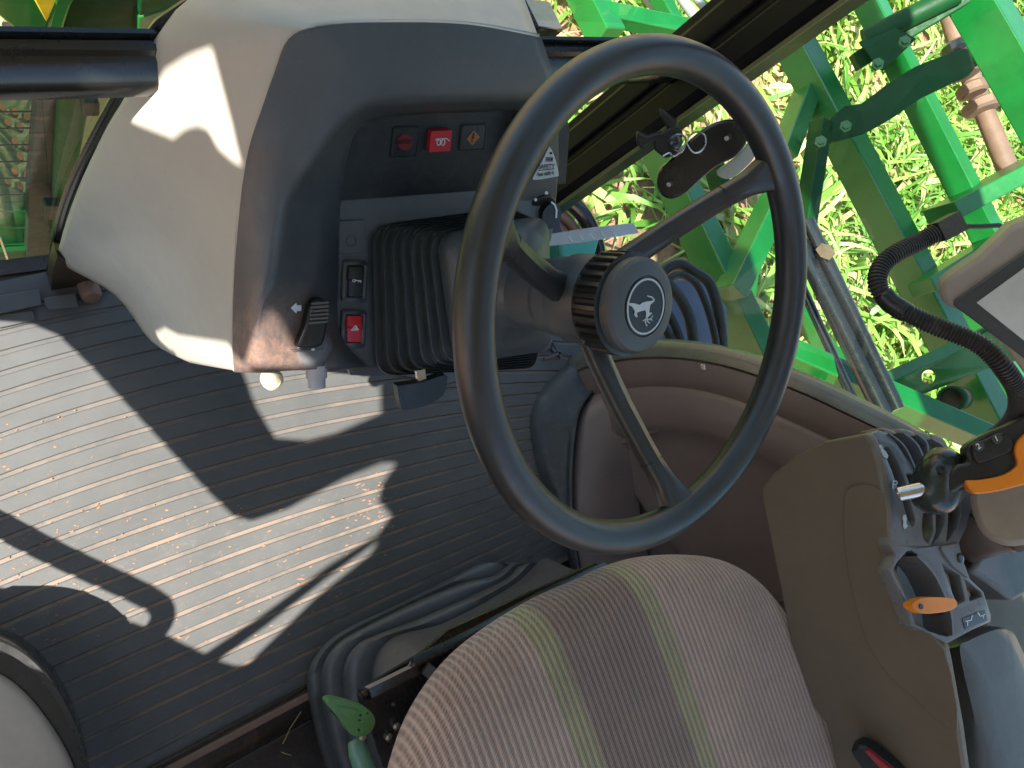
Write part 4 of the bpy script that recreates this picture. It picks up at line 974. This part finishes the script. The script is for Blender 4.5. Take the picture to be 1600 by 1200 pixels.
slab('orange_collar', sp2([(1508, 752), (1530, 750), (1562, 744), (1580, 736), (1590, 724), (1586, 706), (1590, 690), (1612, 672), (1660, 660), (1660, 745), (1600, 758), (1560, 768), (1530, 772), (1520, 770)], 4), gpz, .028, ORANGE, jg, bevel=.006, h=.008)
slab('tan_housing', sp2([(1516, 765), (1560, 760), (1640, 745), (1680, 830), (1600, 852), (1560, 850), (1528, 824)], 3), plane(D(1560, 800, .83), (CAM - D(1560, 800, .83))), .05, plastic('tan moulded plastic', (.30, .255, .20), .5, 700, .12, .06), jg, bevel=.008)

# ================================================================== MONITOR AND HOSE
mo = thing('display_monitor', 'grey bezelled display monitor with blank pale screen at the right edge', 'monitor', D(1560, 460, .70))
mp_ = plane(D(1560, 470, .66), (CAM - D(1560, 470, .66)).normalized() + Vector((.0, -.25, .1)))
CASE = plastic('warm grey monitor case', (.30, .26, .215), .35, 900, .1, .08)
slab('monitor_case', sp2([(1470, 462), (1471, 448), (1482, 434), (1530, 402), (1640, 330), (1760, 500), (1640, 610), (1576, 548), (1510, 490), (1480, 480)], 2), mp_, .035, CASE, mo, bevel=.005, h=-.004)
slab('bezel', sp2([(1490, 478), (1491, 470), (1540, 436), (1660, 352), (1740, 500), (1660, 612), (1600, 560), (1520, 500)], 1), mp_, .004, BEZEL, mo, bevel=.0012)
slab('screen', [(1526, 473), (1640, 390), (1720, 500), (1660, 580)], mp_, .002, SCREEN, mo, h=.0008)
dn_ = thing('sensor_cable', 'black corrugated cable hose looping in front of the window beside the monitor', 'hose', D(1420, 420, .78))
def hose(pts, r, n_r, name='corrugated_hose', parent=None, mt=HOSE):
    P = smoothpath(pts, 40); L = [0]
    for a, b in zip(P[:-1], P[1:]): L.append(L[-1] + (b - a).length)
    M = n_r * 4; Q = []; R = []
    for k in range(M + 1):
        s = L[-1] * k / M; i = min(len(P) - 2, int(np.searchsorted(L, s, 'right')) - 1); t = (s - L[i]) / max(1e-9, L[i + 1] - L[i]); Q.append(P[i].lerp(P[i + 1], t)); R.append(r if k % 4 in (0, 1) else r * .84)
    return MB().add(*tubedata(Q, R, 14)).build(name, mt, parent, smooth=40)
hose([D(1466, 362, .80), D(1440, 376, .80), D(1400, 396, .79), D(1376, 418, .785), D(1372, 446, .78), D(1392, 474, .775), D(1440, 500, .76), D(1500, 524, .75), D(1540, 545, .74), D(1572, 580, .74), D(1592, 620, .76), D(1580, 660, .80), D(1530, 700, .84)], .0098, 118, parent=dn_)
MB().add(*tubedata([D(1378, 458, .778), D(1392, 474, .775), D(1420, 491, .767)], .0102, 14)).build('tape_wrap', BLKS, dn_)
MB().add(*boxdata(D(1480, 355, .80), *frame_of(D(1500, 345, .80) - D(1460, 366, .80)), .021, .021, .026)).build('connector', HOSE, dn_)
mods(dn_.children[-1], bevel=.003)
MB().add(*tubedata([D(1498, 354, .80), D(1530, 354, .80), D(1560, 352, .80), D(1568, 356, .80)], .0026, 8)).build('wire_sleeve', BLKS, dn_)
for k, dy in enumerate((-2, 0, 2.5)):
    MB().add(*tubedata([D(1562, 354, .80), D(1580, 356 + dy, .80), D(1610, 358 + dy * 2, .80)], .0011, 6)).build('wire', COPPER if k != 1 else BLKS, dn_)

# ================================================================== MIRROR BRACKET INSIDE THE WHEEL
mb_ = thing('mirror_bracket', 'black oblong bracket plate with two screws clamped to the window pillar seen through the wheel', 'bracket', D(1097, 245, .98))
bpn = plane(D(1097, 245, .98), (CAM - D(1097, 245, .98)).normalized() + Vector((-.2, -.2, .2)))
slab('plate', sp2([(1027, 292), (1029, 268), (1045, 252), (1075, 222), (1105, 198), (1135, 187), (1155, 190), (1167, 206), (1166, 225), (1150, 245), (1120, 260), (1090, 285), (1070, 303), (1050, 311), (1035, 306)], 4), bpn, .016, FRAME, mb_, bevel=.003)
slab('mirror_glass', sp2([(1120, 270), (1150, 245), (1168, 225), (1172, 206), (1181, 226), (1179, 245), (1165, 262), (1140, 280)], 4), bpn, .008, plastic('pale mirror shell', (.45, .48, .44), .3, 300, .05, .2), mb_, bevel=.002, h=-.020)
for q in ((1138, 214), (1048, 286)):
    V, Fc = lathe(bpn(q[0], q[1]), bpn.n, [(.0055, -.001), (.0055, .003), (.0042, .005), (.0005, .0052)], 8); mesh('screw', V, Fc, STEELB, mb_)
    V, Fc = lathe(bpn(q[0] - 3, q[1] + 2, .005), bpn.n, [(.003, 0), (.003, .003), (.0005, .0035)], 10); mesh('screw_tip', V, Fc, STEEL, mb_)
for P in ([(1030, 168), (1040, 172), (1060, 190), (1055, 204), (1042, 200), (1034, 188)], [(994, 205), (1012, 212), (1035, 205), (1040, 215), (1015, 226), (1002, 236), (994, 222)], [(1020, 215), (1050, 196), (1068, 206), (1060, 240), (1040, 248), (1022, 235)]):
    slab('clamp_jaw', P, bpn, .025, BLKS, mb_, bevel=.003, h=.01)
V, Fc = lathe(bpn(1055, 222, .012), bpn.n, [(.009, 0), (.009, .004), (.006, .006), (.0005, .006)], 16); mesh('clamp_bolt', V, Fc, STEELB, mb_)
ring = thing('spring_clip', 'bent wire retaining clip hooked on the black bracket plate', 'clip', bpn(1085, 225))
wp = [(1036, 244), (1046, 239), (1052, 245), (1060, 240), (1066, 236), (1072, 222), (1068, 212), (1056, 211), (1048, 219), (1049, 228), (1060, 236), (1070, 226), (1078, 212), (1090, 206), (1101, 212), (1102, 226), (1094, 237), (1083, 238), (1076, 230), (1072, 222)]
MB().add(*tubedata(smoothpath([bpn(x, y, .014) for x, y in wp], 5), .0013, 8)).build('bent_wire', STEEL, ring)

# ================================================================== IMPLEMENT OUTSIDE THE RIGHT WINDOW
fr_ = thing('implement_frame', 'green tubular steel implement frame standing over the grass outside the right window', 'machine frame', (2.2, .3, GZ))
def beam(a, b, w_, h_, name='beam', mt=GREEN, bev=.004, up=(0, 0, 1), par=None):
    p, q = at(a), at(b); o = MB().add(*bardata(p, q, w_, h_, up)).build(name, mt, par or fr_, smooth=0); mods(o, bevel=bev); return o
beam((1195, -20, 2.35), (1590, 735, 2.05), .085, .090)                                 # main tube one
beam((1320, -70, 2.4), (1580, 440, 2.2), .06, .075)                                  # main tube two
beam((1490, -60, 2.3), (1680, 270, 2.2), .11, .12)                                   # outer bright tube
beam((1012, 190, 1.95), (1200, 590, 1.75), .06, .085)                                # tube nearest the cab
beam((890, -60, 2.2), (950, 62, 2.15), .07, .09)
beam((940, 20, 2.15), (1075, 48, 2.25), .05, .05, 'brace')
beam((1010, -40, 2.3), (1055, 40, 2.3), .04, .05, 'brace')
beam((1335, 98, 2.3), (1505, -5, 2.2), .05, .08, 'cross_arm', GREEN_SHADE)  # darker green stands in for shade on the top arm and tube
MB().add(*tubedata([at((1350, 62, 2.24)), at((1495, -10, 2.16))], .030, 16)).build('cross_tube', GREEN_SHADE, fr_)
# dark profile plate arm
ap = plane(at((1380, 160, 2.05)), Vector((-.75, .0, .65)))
slab('profile_plate', sp2([(1262, 208), (1290, 192), (1320, 165), (1345, 162), (1385, 132), (1430, 104), (1470, 88), (1505, 76), (1515, 80), (1522, 108), (1500, 124), (1440, 152), (1400, 180), (1350, 208), (1300, 222), (1275, 232), (1262, 222)], 2), ap, .012, GREEN_SHADE, fr_, bevel=.002)
slab('bracket', [(1342, 65), (1395, 40), (1432, 60), (1380, 110), (1372, 106), (1352, 78)], plane(at((1385, 75, 2.2)), Vector((-.75, 0, .65))), .01, GREEN_SHADE, fr_, bevel=.002)
for q in ((1371, 101), (1413, 66), (1321, 198), (1282, 222)):
    c = at((q[0], q[1], 2.04)); V, Fc = lathe(c, Vector((-.75, 0, .65)), [(.016, -.004), (.016, .008), (.009, .008), (.009, .016), (.001, .016)], 6); mesh('bolt', V, Fc, GREEN, fr_, smooth=0)
beam((1222, 245, 2.1), (1262, 140, 2.3), .05, .07, 'brace')
beam((1283, 190, 2.1), (1258, 350, 2.05), .04, .05, 'brace', GREEN_SHADE)
beam((1470, 335, 2.2), (1680, 225, 2.2), .05, .16, 'cross_arm')
beam((1440, 450, 2.0), (1560, 375, 2.2), .04, .07, 'brace')
cp = plane(at((1480, 575, 1.9)), Vector((-.8, .0, .6)))
holed('gusset_plate', [[(1372, 600), (1400, 590), (1600, 490), (1680, 455), (1680, 545), (1560, 570), (1420, 625), (1385, 625)], circ(1451, 589, 11, 11, 20)], cp, .012, GREEN, fr_, bevel=.002)
beam((1370, 598, 1.89), (1690, 450, 1.89), .03, .010, 'flange')
beam((1225, 550, 1.75), (1550, 690, 1.85), .05, .07, 'brace')
V, Fc = tubedata([at((1486, 623, 1.86)), at((1500, 622, 2.05))], .031, 24, caps=False); o = mesh('tube_end', V, Fc, GREEN_SHADE, fr_); mods(o, solid=.007)
V, Fc = lathe(at((1488, 623, 1.87)), at((1500, 622, 2.05)) - at((1487, 623, 1.87)), [(.026, .02), (.001, .021)], 20); mesh('tube_bore', V, Fc, RUST, fr_)
beam((1215, 305, 1.85), (1140, 460, 1.75), .05, .07, 'brace')
beam((1100, 210, 2.0), (1128, 300, 2.0), .03, .05, 'brace', GREEN_SHADE)
beam((1180, 380, 1.9), (1165, 480, 1.85), .02, .04, 'brace')
beam((1270, 575, 1.8), (1280, 620, 1.75), .02, .04, 'brace')
beam((1240, 480, 2.1), (1335, 600, 2.0), .03, .05, 'brace')
beam((1520, 470, 2.6), (1600, 660, 2.4), .08, .10)
# hydraulic cylinder pair
hy = thing('hydraulic_cylinder', 'black twin hydraulic cylinder sloping behind the right side of the wheel', 'hydraulic cylinder', at((1330, 500, 1.7)))
for a, b, r in (((1225, 330, 1.8), (1382, 650, 1.65), .020), ((1262, 345, 1.78), (1402, 640, 1.65), .016), ((1240, 420, 1.85), (1340, 640, 1.7), .011)):
    MB().add(*tubedata([at(a), at(b)], r, 16)).build('cylinder_tube', STEELB, hy)
MB().add(*boxdata(at((1290, 393, 1.72)), *frame_of(at((1300, 400, 1.7)) - at((1262, 345, 1.78))), .03, .02, .025)).build('clamp', RUST, hy)
# drive shaft
ds = thing('drive_shaft', 'rusty brown drive shaft standing behind the green frame at the upper right', 'drive shaft', at((1540, 180, 2.7)))
MB().add(*tubedata([at((1480, 10, 2.7)), at((1497, 70, 2.7)), at((1540, 180, 2.65)), at((1585, 290, 2.6))], [.034, .032, .032, .034], 16)).build('shaft_tube', RUST, ds)
for x, y, r, mt in ((1500, 75, .06, STEELB), (1507, 110, .055, RUST), (1519, 140, .05, RUST), (1534, 165, .062, RUST)):
    c = at((x, y, 2.62)); V, Fc = lathe(c, at((1585, 290, 2.6)) - at((1480, 10, 2.7)), [(r * .8, -.02), (r, -.012), (r, .012), (r * .8, .02)], 12); mesh('coupling', V, Fc, mt, ds, smooth=30)
MB().add(*tubedata([at((1518, 55, 2.5)), at((1535, 100, 2.5))], .022, 12)).build('side_rod', STEELB, ds)
# tubes beside the top of the pillar
rr = thing('guard_rods', 'pair of grey steel rods beyond the top of the windscreen', 'rods', at((1060, 10, 2.3)))
for a, b, r in (((995, -30, 2.4), (1030, 20, 2.4), .018), ((1045, -30, 2.4), (1085, 25, 2.4), .016), ((1075, -20, 2.45), (1105, 20, 2.45), .012)):
    MB().add(*tubedata([at(a), at(b)], r, 12)).build('rod', plastic('grey galvanised', (.32, .34, .33), .4, 100, .1, .3), rr)
hb = thing('hitch_block', 'small dark steel block sticking out beyond the upper right of the dashboard', 'block', at((838, 35, .95)))
o = MB().add(*bardata(at((815, 32, .90)), at((856, 36, .95)), .04, .03)).build('steel_block', FRAME, hb); mods(o, bevel=.003)

# low parts seen behind the hub: wheel, strip, tank, hoses
st_ = thing('zinc_strip', 'weathered bluish zinc strip with a row of marks behind the steering column', 'metal strip', at((930, 365, 1.25)))
zp_ = plane(at((930, 365, 1.25)), Vector((-.2, -.3, .93)))
slab('strip', [(855, 385), (858, 366), (905, 358), (990, 348), (999, 364), (900, 381)], zp_, .004, SILVER, st_, bevel=.001)
for k in range(5):
    x = 888 + 17 * k; decal('notch', stroke([(x, 366 - .13 * 17 * k + 3), (x + 6, 374 - .13 * 17 * k + 3)], 1.4), zp_, WHITE, st_, h=.001)
tk = thing('teal_tank', 'teal green tank showing under the zinc strip behind the column', 'tank', at((905, 392, 1.4)))
slab('tank_body', [(875, 372), (940, 366), (928, 408), (928, 430), (880, 430)], Z(.05), .12, TEAL, tk, bevel=.006)
tw = thing('rear_tyre', 'dark tyre arc on the soil seen between the pillar and the zinc strip', 'tyre', at((900, 420, 2.0)))
cc = at((868, 420, 1.75)); a_, b_, d_ = frame_of(Vector((.2, -.3, .93)), (0, 1, 0))
MB().add(*tubedata([cc + (a_ * math.cos(2 * math.pi * k / 48) + b_ * math.sin(2 * math.pi * k / 48)) * .165 for k in range(48)], .020, 14, True, d_)).build('tyre_ring', FRAME, tw)
MB().add(*tubedata([cc - d_ * .02 + (a_ * math.cos(2 * math.pi * k / 48) + b_ * math.sin(2 * math.pi * k / 48)) * .135 for k in range(48)], .012, 12, True, d_)).build('inner_ring', RUST, tw)
V, Fc = lathe(cc - d_ * .03, d_, [(.13, -.01), (.13, .0), (.05, .01), (.02, .015), (.001, .015)], 32); mesh('wheel_disc', V, Fc, plastic('dusty pink soil covered disc', (.27, .17, .14), .8, 100, .3, .6, (.35, .22, .16)), tw)
ct = thing('cable_bundle', 'bundle of black hoses bending over blue grey panels behind the hub', 'hoses', at((1080, 480, 1.2)))
for P, r in (([(1010, 470), (1035, 425), (1060, 412), (1085, 425), (1110, 445), (1125, 500), (1130, 570)], .009), ([(1030, 455), (1055, 430), (1085, 440), (1105, 480), (1118, 530), (1122, 570)], .006), ([(1040, 440), (1062, 465), (1078, 500), (1086, 550)], .009), ([(1030, 470), (1050, 500), (1068, 545), (1075, 570)], .007), ([(1030, 500), (1048, 530), (1055, 570)], .007)):
    MB().add(*tubedata(smoothpath([at((x, y, 1.46 + .01 * k)) for k, (x, y) in enumerate(P)], 6), r * 1.2, 12)).build('hose', HOSE, ct)
slab('blue_panel', [(1030, 438), (1100, 438), (1135, 480), (1140, 570), (1000, 570), (1000, 500)], plane(at((1080, 500, 1.62)), Vector((-.3, -.3, .9))), .01, BLUEG, ct)
MB().add(*tubedata(smoothpath([at((x, y, 1.40)) for x, y in [(1045, 562), (1065, 545), (1085, 540), (1105, 550), (1118, 564)]], 5), .008, 12)).build('hose', GREEN_SHADE, ct)

# ================================================================== MACHINE IN FRONT OF THE WINDSCREEN
fm_ = thing('front_machine', 'green front machine body with yellow panel beyond the windscreen at the upper left', 'machine body', (.1, 1.2, GZ))
yf = Y(1.0)
slab('green_bonnet', [(-60, -60), (30, -60), (95, 10), (72, 46), (78, 70), (40, 60), (-10, 20)], yf, .05, GREEN, fm_, bevel=.006, h=.05)
slab('green_bonnet', [(100, -60), (150, -60), (112, 10), (92, 70), (70, 70), (74, 40)], yf, .05, GREEN, fm_, bevel=.006, h=.05)
slab('yellow_panel', [(46, -20), (96, -20), (88, 2), (73, 36), (54, 2)], yf, .01, YELLOW, fm_, h=.08, bevel=.003)
slab('dark_block', [(114, -60), (280, -60), (280, 70), (90, 70), (96, 50)], yf, .05, GREEN_SHADE, fm_, bevel=.006, h=.03)
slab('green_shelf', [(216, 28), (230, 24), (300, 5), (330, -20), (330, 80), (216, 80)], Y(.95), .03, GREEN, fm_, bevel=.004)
slab('green_cover', [(218, 26), (225, -60), (360, -60), (300, 2)], Y(.94), .02, GREEN_SHADE, fm_, bevel=.003)
# seen through the lower pane
lw = thing('front_cowling', 'green cowling with perforated screen and dark post beyond the lower windscreen pane', 'machine cowling', (.1, .9, -.6))
yl = Y(.80); 
holes = []
for r_ in range(6):
    for c_ in range(3):
        x, y = 4 + c_ * 19 + (8 if r_ % 2 else 0), 170 + r_ * 23 + c_ * 7
        if x < 44 and y < 300 and not (r_ in (2, 3, 4) and c_ == 0): holes.append(sp2([(x - 4, y - 8), (x + 2, y - 7), (x + 6, y + 2), (x + 5, y + 8), (x, y + 7), (x - 5, y)], 2))
slab('sunlit_ground_sheet', [(-80, 120), (60, 120), (50, 300), (44, 460), (-80, 460)], Y(.83), .004, SUNGROUND, lw)  # added sheet, coloured like the sunlit ground behind the holes
holed('perforated_screen', [[(-80, 120), (62, 120), (50, 300), (44, 460), (-80, 460)]] + holes, yl, .006, GREEN, lw)
for k in range(12):
    MB().add(*bardata(yl(-60, 150 + 26 * k, .006), yl(50, 148 + 26 * k, .006), .0025, .0025)).build('screen_bar', GREEN_SHADE, lw)
slab('dark_post', [(62, 120), (72, 120), (84, 300), (90, 470), (40, 470), (46, 300)], yl, .03, DARKG, lw, h=.03)
slab('dark_post', [(64, 120), (104, 120), (84, 300), (78, 300)], yl, .03, DARKG, lw, h=.035)
MB().add(*tubedata([yl(118, 120, .04), yl(108, 200, .04), yl(98, 290, .04), yl(92, 400, .04)], [.026, .024, .02, .016], 20)).build('green_pipe', GREEN_SHADE, lw)
slab('green_plate', [(100, 120), (240, 120), (140, 330), (100, 480), (70, 480), (90, 300)], yl, .02, GREEN, lw, h=-.03)
for q in ((143, 171), (82, 333)):
    b = slab('black_latch', rrect(q[0], q[1], 26, 22, 4), yl, .02, DARKG, lw, h=.08, bevel=.002)
slab('lower_deck', [(-80, 400), (60, 390), (100, 440), (60, 480), (-80, 490)], yl, .03, GREEN_SHADE, lw, h=.02)
MB().add(*tubedata([yl(0, 372, .05), yl(14, 412, .05)], .003, 8)).build('grey_rod', STEEL, lw)
# brown bracket and hose stub at the foot of the console
fb = thing('foot_bracket', 'rusty brown bracket and round stub at the foot of the beige console', 'bracket', Z(.0)(120, 460))
slab('bracket_plate', sp2([(90, 400), (118, 418), (150, 432), (190, 470), (150, 472), (118, 462), (80, 462)], 2), Y(.37), .02, plastic('brown grimy steel', (.035, .022, .012), .5, 200, .2, .4, (.1, .06, .03)), fb)
V, Fc = lathe(at((143, 462, 'y', .35)), Vector((0, -.8, .3)), [(.014, -.03), (.014, 0), (.011, .005), (.0005, .006)], 20); mesh('round_stub', V, Fc, RUST, fb)

# ================================================================== ADDED SUN BLOCKERS: UNSEEN ROOF AND DOOR SIDE (openings shape the sun patches)
bpy.context.view_layer.update()
RZ = 1.60; WX = -.30
def bvh_of(objs):
    V = []; Fc = []
    dg = bpy.context.evaluated_depsgraph_get()
    for o in objs:
        e = o.evaluated_get(dg); me = e.to_mesh(); k = len(V); V += [o.matrix_world @ v.co for v in me.vertices]; Fc += [tuple(i + k for i in p.vertices) for p in me.polygons]; e.to_mesh_clear()
    return BVHTree.FromPolygons(V, Fc)
bt = bvh_of([o for o in dash.children if o.type == 'MESH'])
def to_wall(p): t = (p.x - WX) / -SUN.x; q = p + SUN * t; return (q.y, q.z)
def onsurf(px, py):
    h = bt.ray_cast(CAM, ray(px, py).normalized())
    return h[0] if h[0] else Z(0)(px, py)
am = [onsurf(x, y) for x, y in [(454, 481), (463, 473), (464, 477), (471, 477), (471, 486), (464, 486), (463, 490)]]
vw = (CAM - am[0]).normalized(); V, Fc = prism([p + vw * .0012 for p in am], -vw * .0006); mesh('arrow_mark', V, Fc, WHITE, dash, smooth=0)
def fl(P): return [to_wall(Z(0)(x, y)) for x, y in P]
def su(P): return [to_wall(onsurf(x, y)) for x, y in P]
H1 = fl([(-170, 560), (0, 500), (55, 504), (98, 522), (150, 572), (240, 668), (330, 765), (372, 806), (400, 812), (450, 795), (540, 747), (600, 722), (624, 722), (602, 755), (596, 782), (616, 803), (596, 832), (520, 880), (420, 955), (322, 1022), (245, 985), (130, 945), (70, 925), (0, 918), (-170, 915)])
H1b = fl([(342, 1032), (420, 975), (520, 897), (598, 840), (585, 862), (500, 930), (392, 1036), (370, 1040)])
H2 = fl([(376, 570), (400, 635), (430, 684), (480, 688), (530, 675), (600, 644), (598, 590), (560, 560), (420, 540)])
H3 = su([(203, 172), (212, 155), (240, 140), (262, 105), (300, 82), (338, 70), (350, 120), (366, 180), (384, 262), (362, 250), (342, 232), (325, 202), (308, 195), (290, 200), (270, 216), (235, 202), (206, 190)])
H4 = su([(246, 520), (262, 512), (300, 532), (340, 547), (362, 568), (330, 567), (300, 559), (266, 545), (252, 532)])
c4 = (sum(p[0] for p in H4) / len(H4), sum(p[1] for p in H4) / len(H4)); H4 = [(c4[0] + (p[0] - c4[0]) * 1.08, c4[1] + (p[1] - c4[1]) * 1.08) for p in H4]
H5 = su([(380, 570), (386, 556), (430, 472), (450, 500), (462, 530), (476, 548), (500, 562), (502, 571), (440, 573)])
for nm, H in (('H1', H1), ('H1b', H1b), ('H2', H2), ('H3', H3), ('H4', H4), ('H5', H5)): print(nm, [tuple(round(c, 2) for c in p) for p in H])
def inside(p, P):
    c = False; n = len(P)
    for k in range(n):
        (x0, y0), (x1, y1) = P[k], P[(k + 1) % n]
        if (y0 > p[1]) != (y1 > p[1]) and p[0] < (x1 - x0) * (p[1] - y0) / (y1 - y0) + x0: c = not c
    return c
loops = [[(-1.25, -.1), (.80, -.1), (.80, RZ), (-1.25, RZ)], H1, H1b, H2, H3, H4, H5]
pv, pe = [], []
for lp in loops:
    k = len(pv); pv += [Vector(p) for p in lp]; pe += [(k + a, k + (a + 1) % len(lp)) for a in range(len(lp))]
tv, te, tf = geometry.delaunay_2d_cdt(pv, pe, [], 0, 1e-5)[:3]
keep = []
for t_ in tf:
    c = sum((tv[k] for k in t_), Vector((0, 0))) / len(t_)
    if not any(inside(c, lp) for lp in loops[1:]): keep.append(tuple(t_))
LINER = plastic('pale shade panel lining', (.45, .46, .46), .7, 400, .1, .1)
mods(mesh('sun_mask_panel', [Vector((WX, v.x, v.y)) for v in tv], keep, LINER, cab, smooth=0), solid=.006)  # added unseen sheet, openings cut so sun falls only on chosen patches
for x0, x1, y1 in ((WX, .38, .8), (.74, 1.32, 1.0)):
    MB().add(*boxdata(((x0 + x1) / 2, (y1 - 1.3) / 2, RZ + .015), Vector((1, 0, 0)), Vector((0, 1, 0)), Vector((0, 0, 1)), x1 - x0, y1 + 1.3, .03)).build('shade_roof_strip', LINER, cab, smooth=0)  # added roof strips, sized to shade the cab and the outside frame
pane('added_hatch_pane', [(.38, -1.3, RZ + .01), (.74, -1.3, RZ + .01), (.74, .8, RZ + .01), (.38, .8, RZ + .01)])  # added clear gap between the strips, lets sky light onto the controls
gh = thing('grab_handle', 'bent black grab handle on the door side above the floor', 'handle', (-.25, .2, .6))
gpth = [(-160, 735), (-60, 788), (0, 820), (80, 862), (150, 895), (215, 925), (248, 945), (254, 965), (240, 990), (200, 1040)]
def hgt(p, x): return p + SUN * ((p.x - x) / -SUN.x)
MB().add(*tubedata(smoothpath([hgt(Z(0)(x, y), -.26) for x, y in gpth], 6), .014, 14)).build('handle_bar', BLKS, gh)
for c in (-.28, 1.08):
    MB().add(*bardata((c, -1.24, GZ + .3), (c, -1.24, RZ), .06, .06)).build('rear_pillar', FRAME, cab)
MB().add(*boxdata((.40, -1.29, .1), Vector((1, 0, 0)), Vector((0, 1, 0)), Vector((0, 0, 1)), 1.4, .04, 1.0)).build('rear_wall', BROWN, cab)
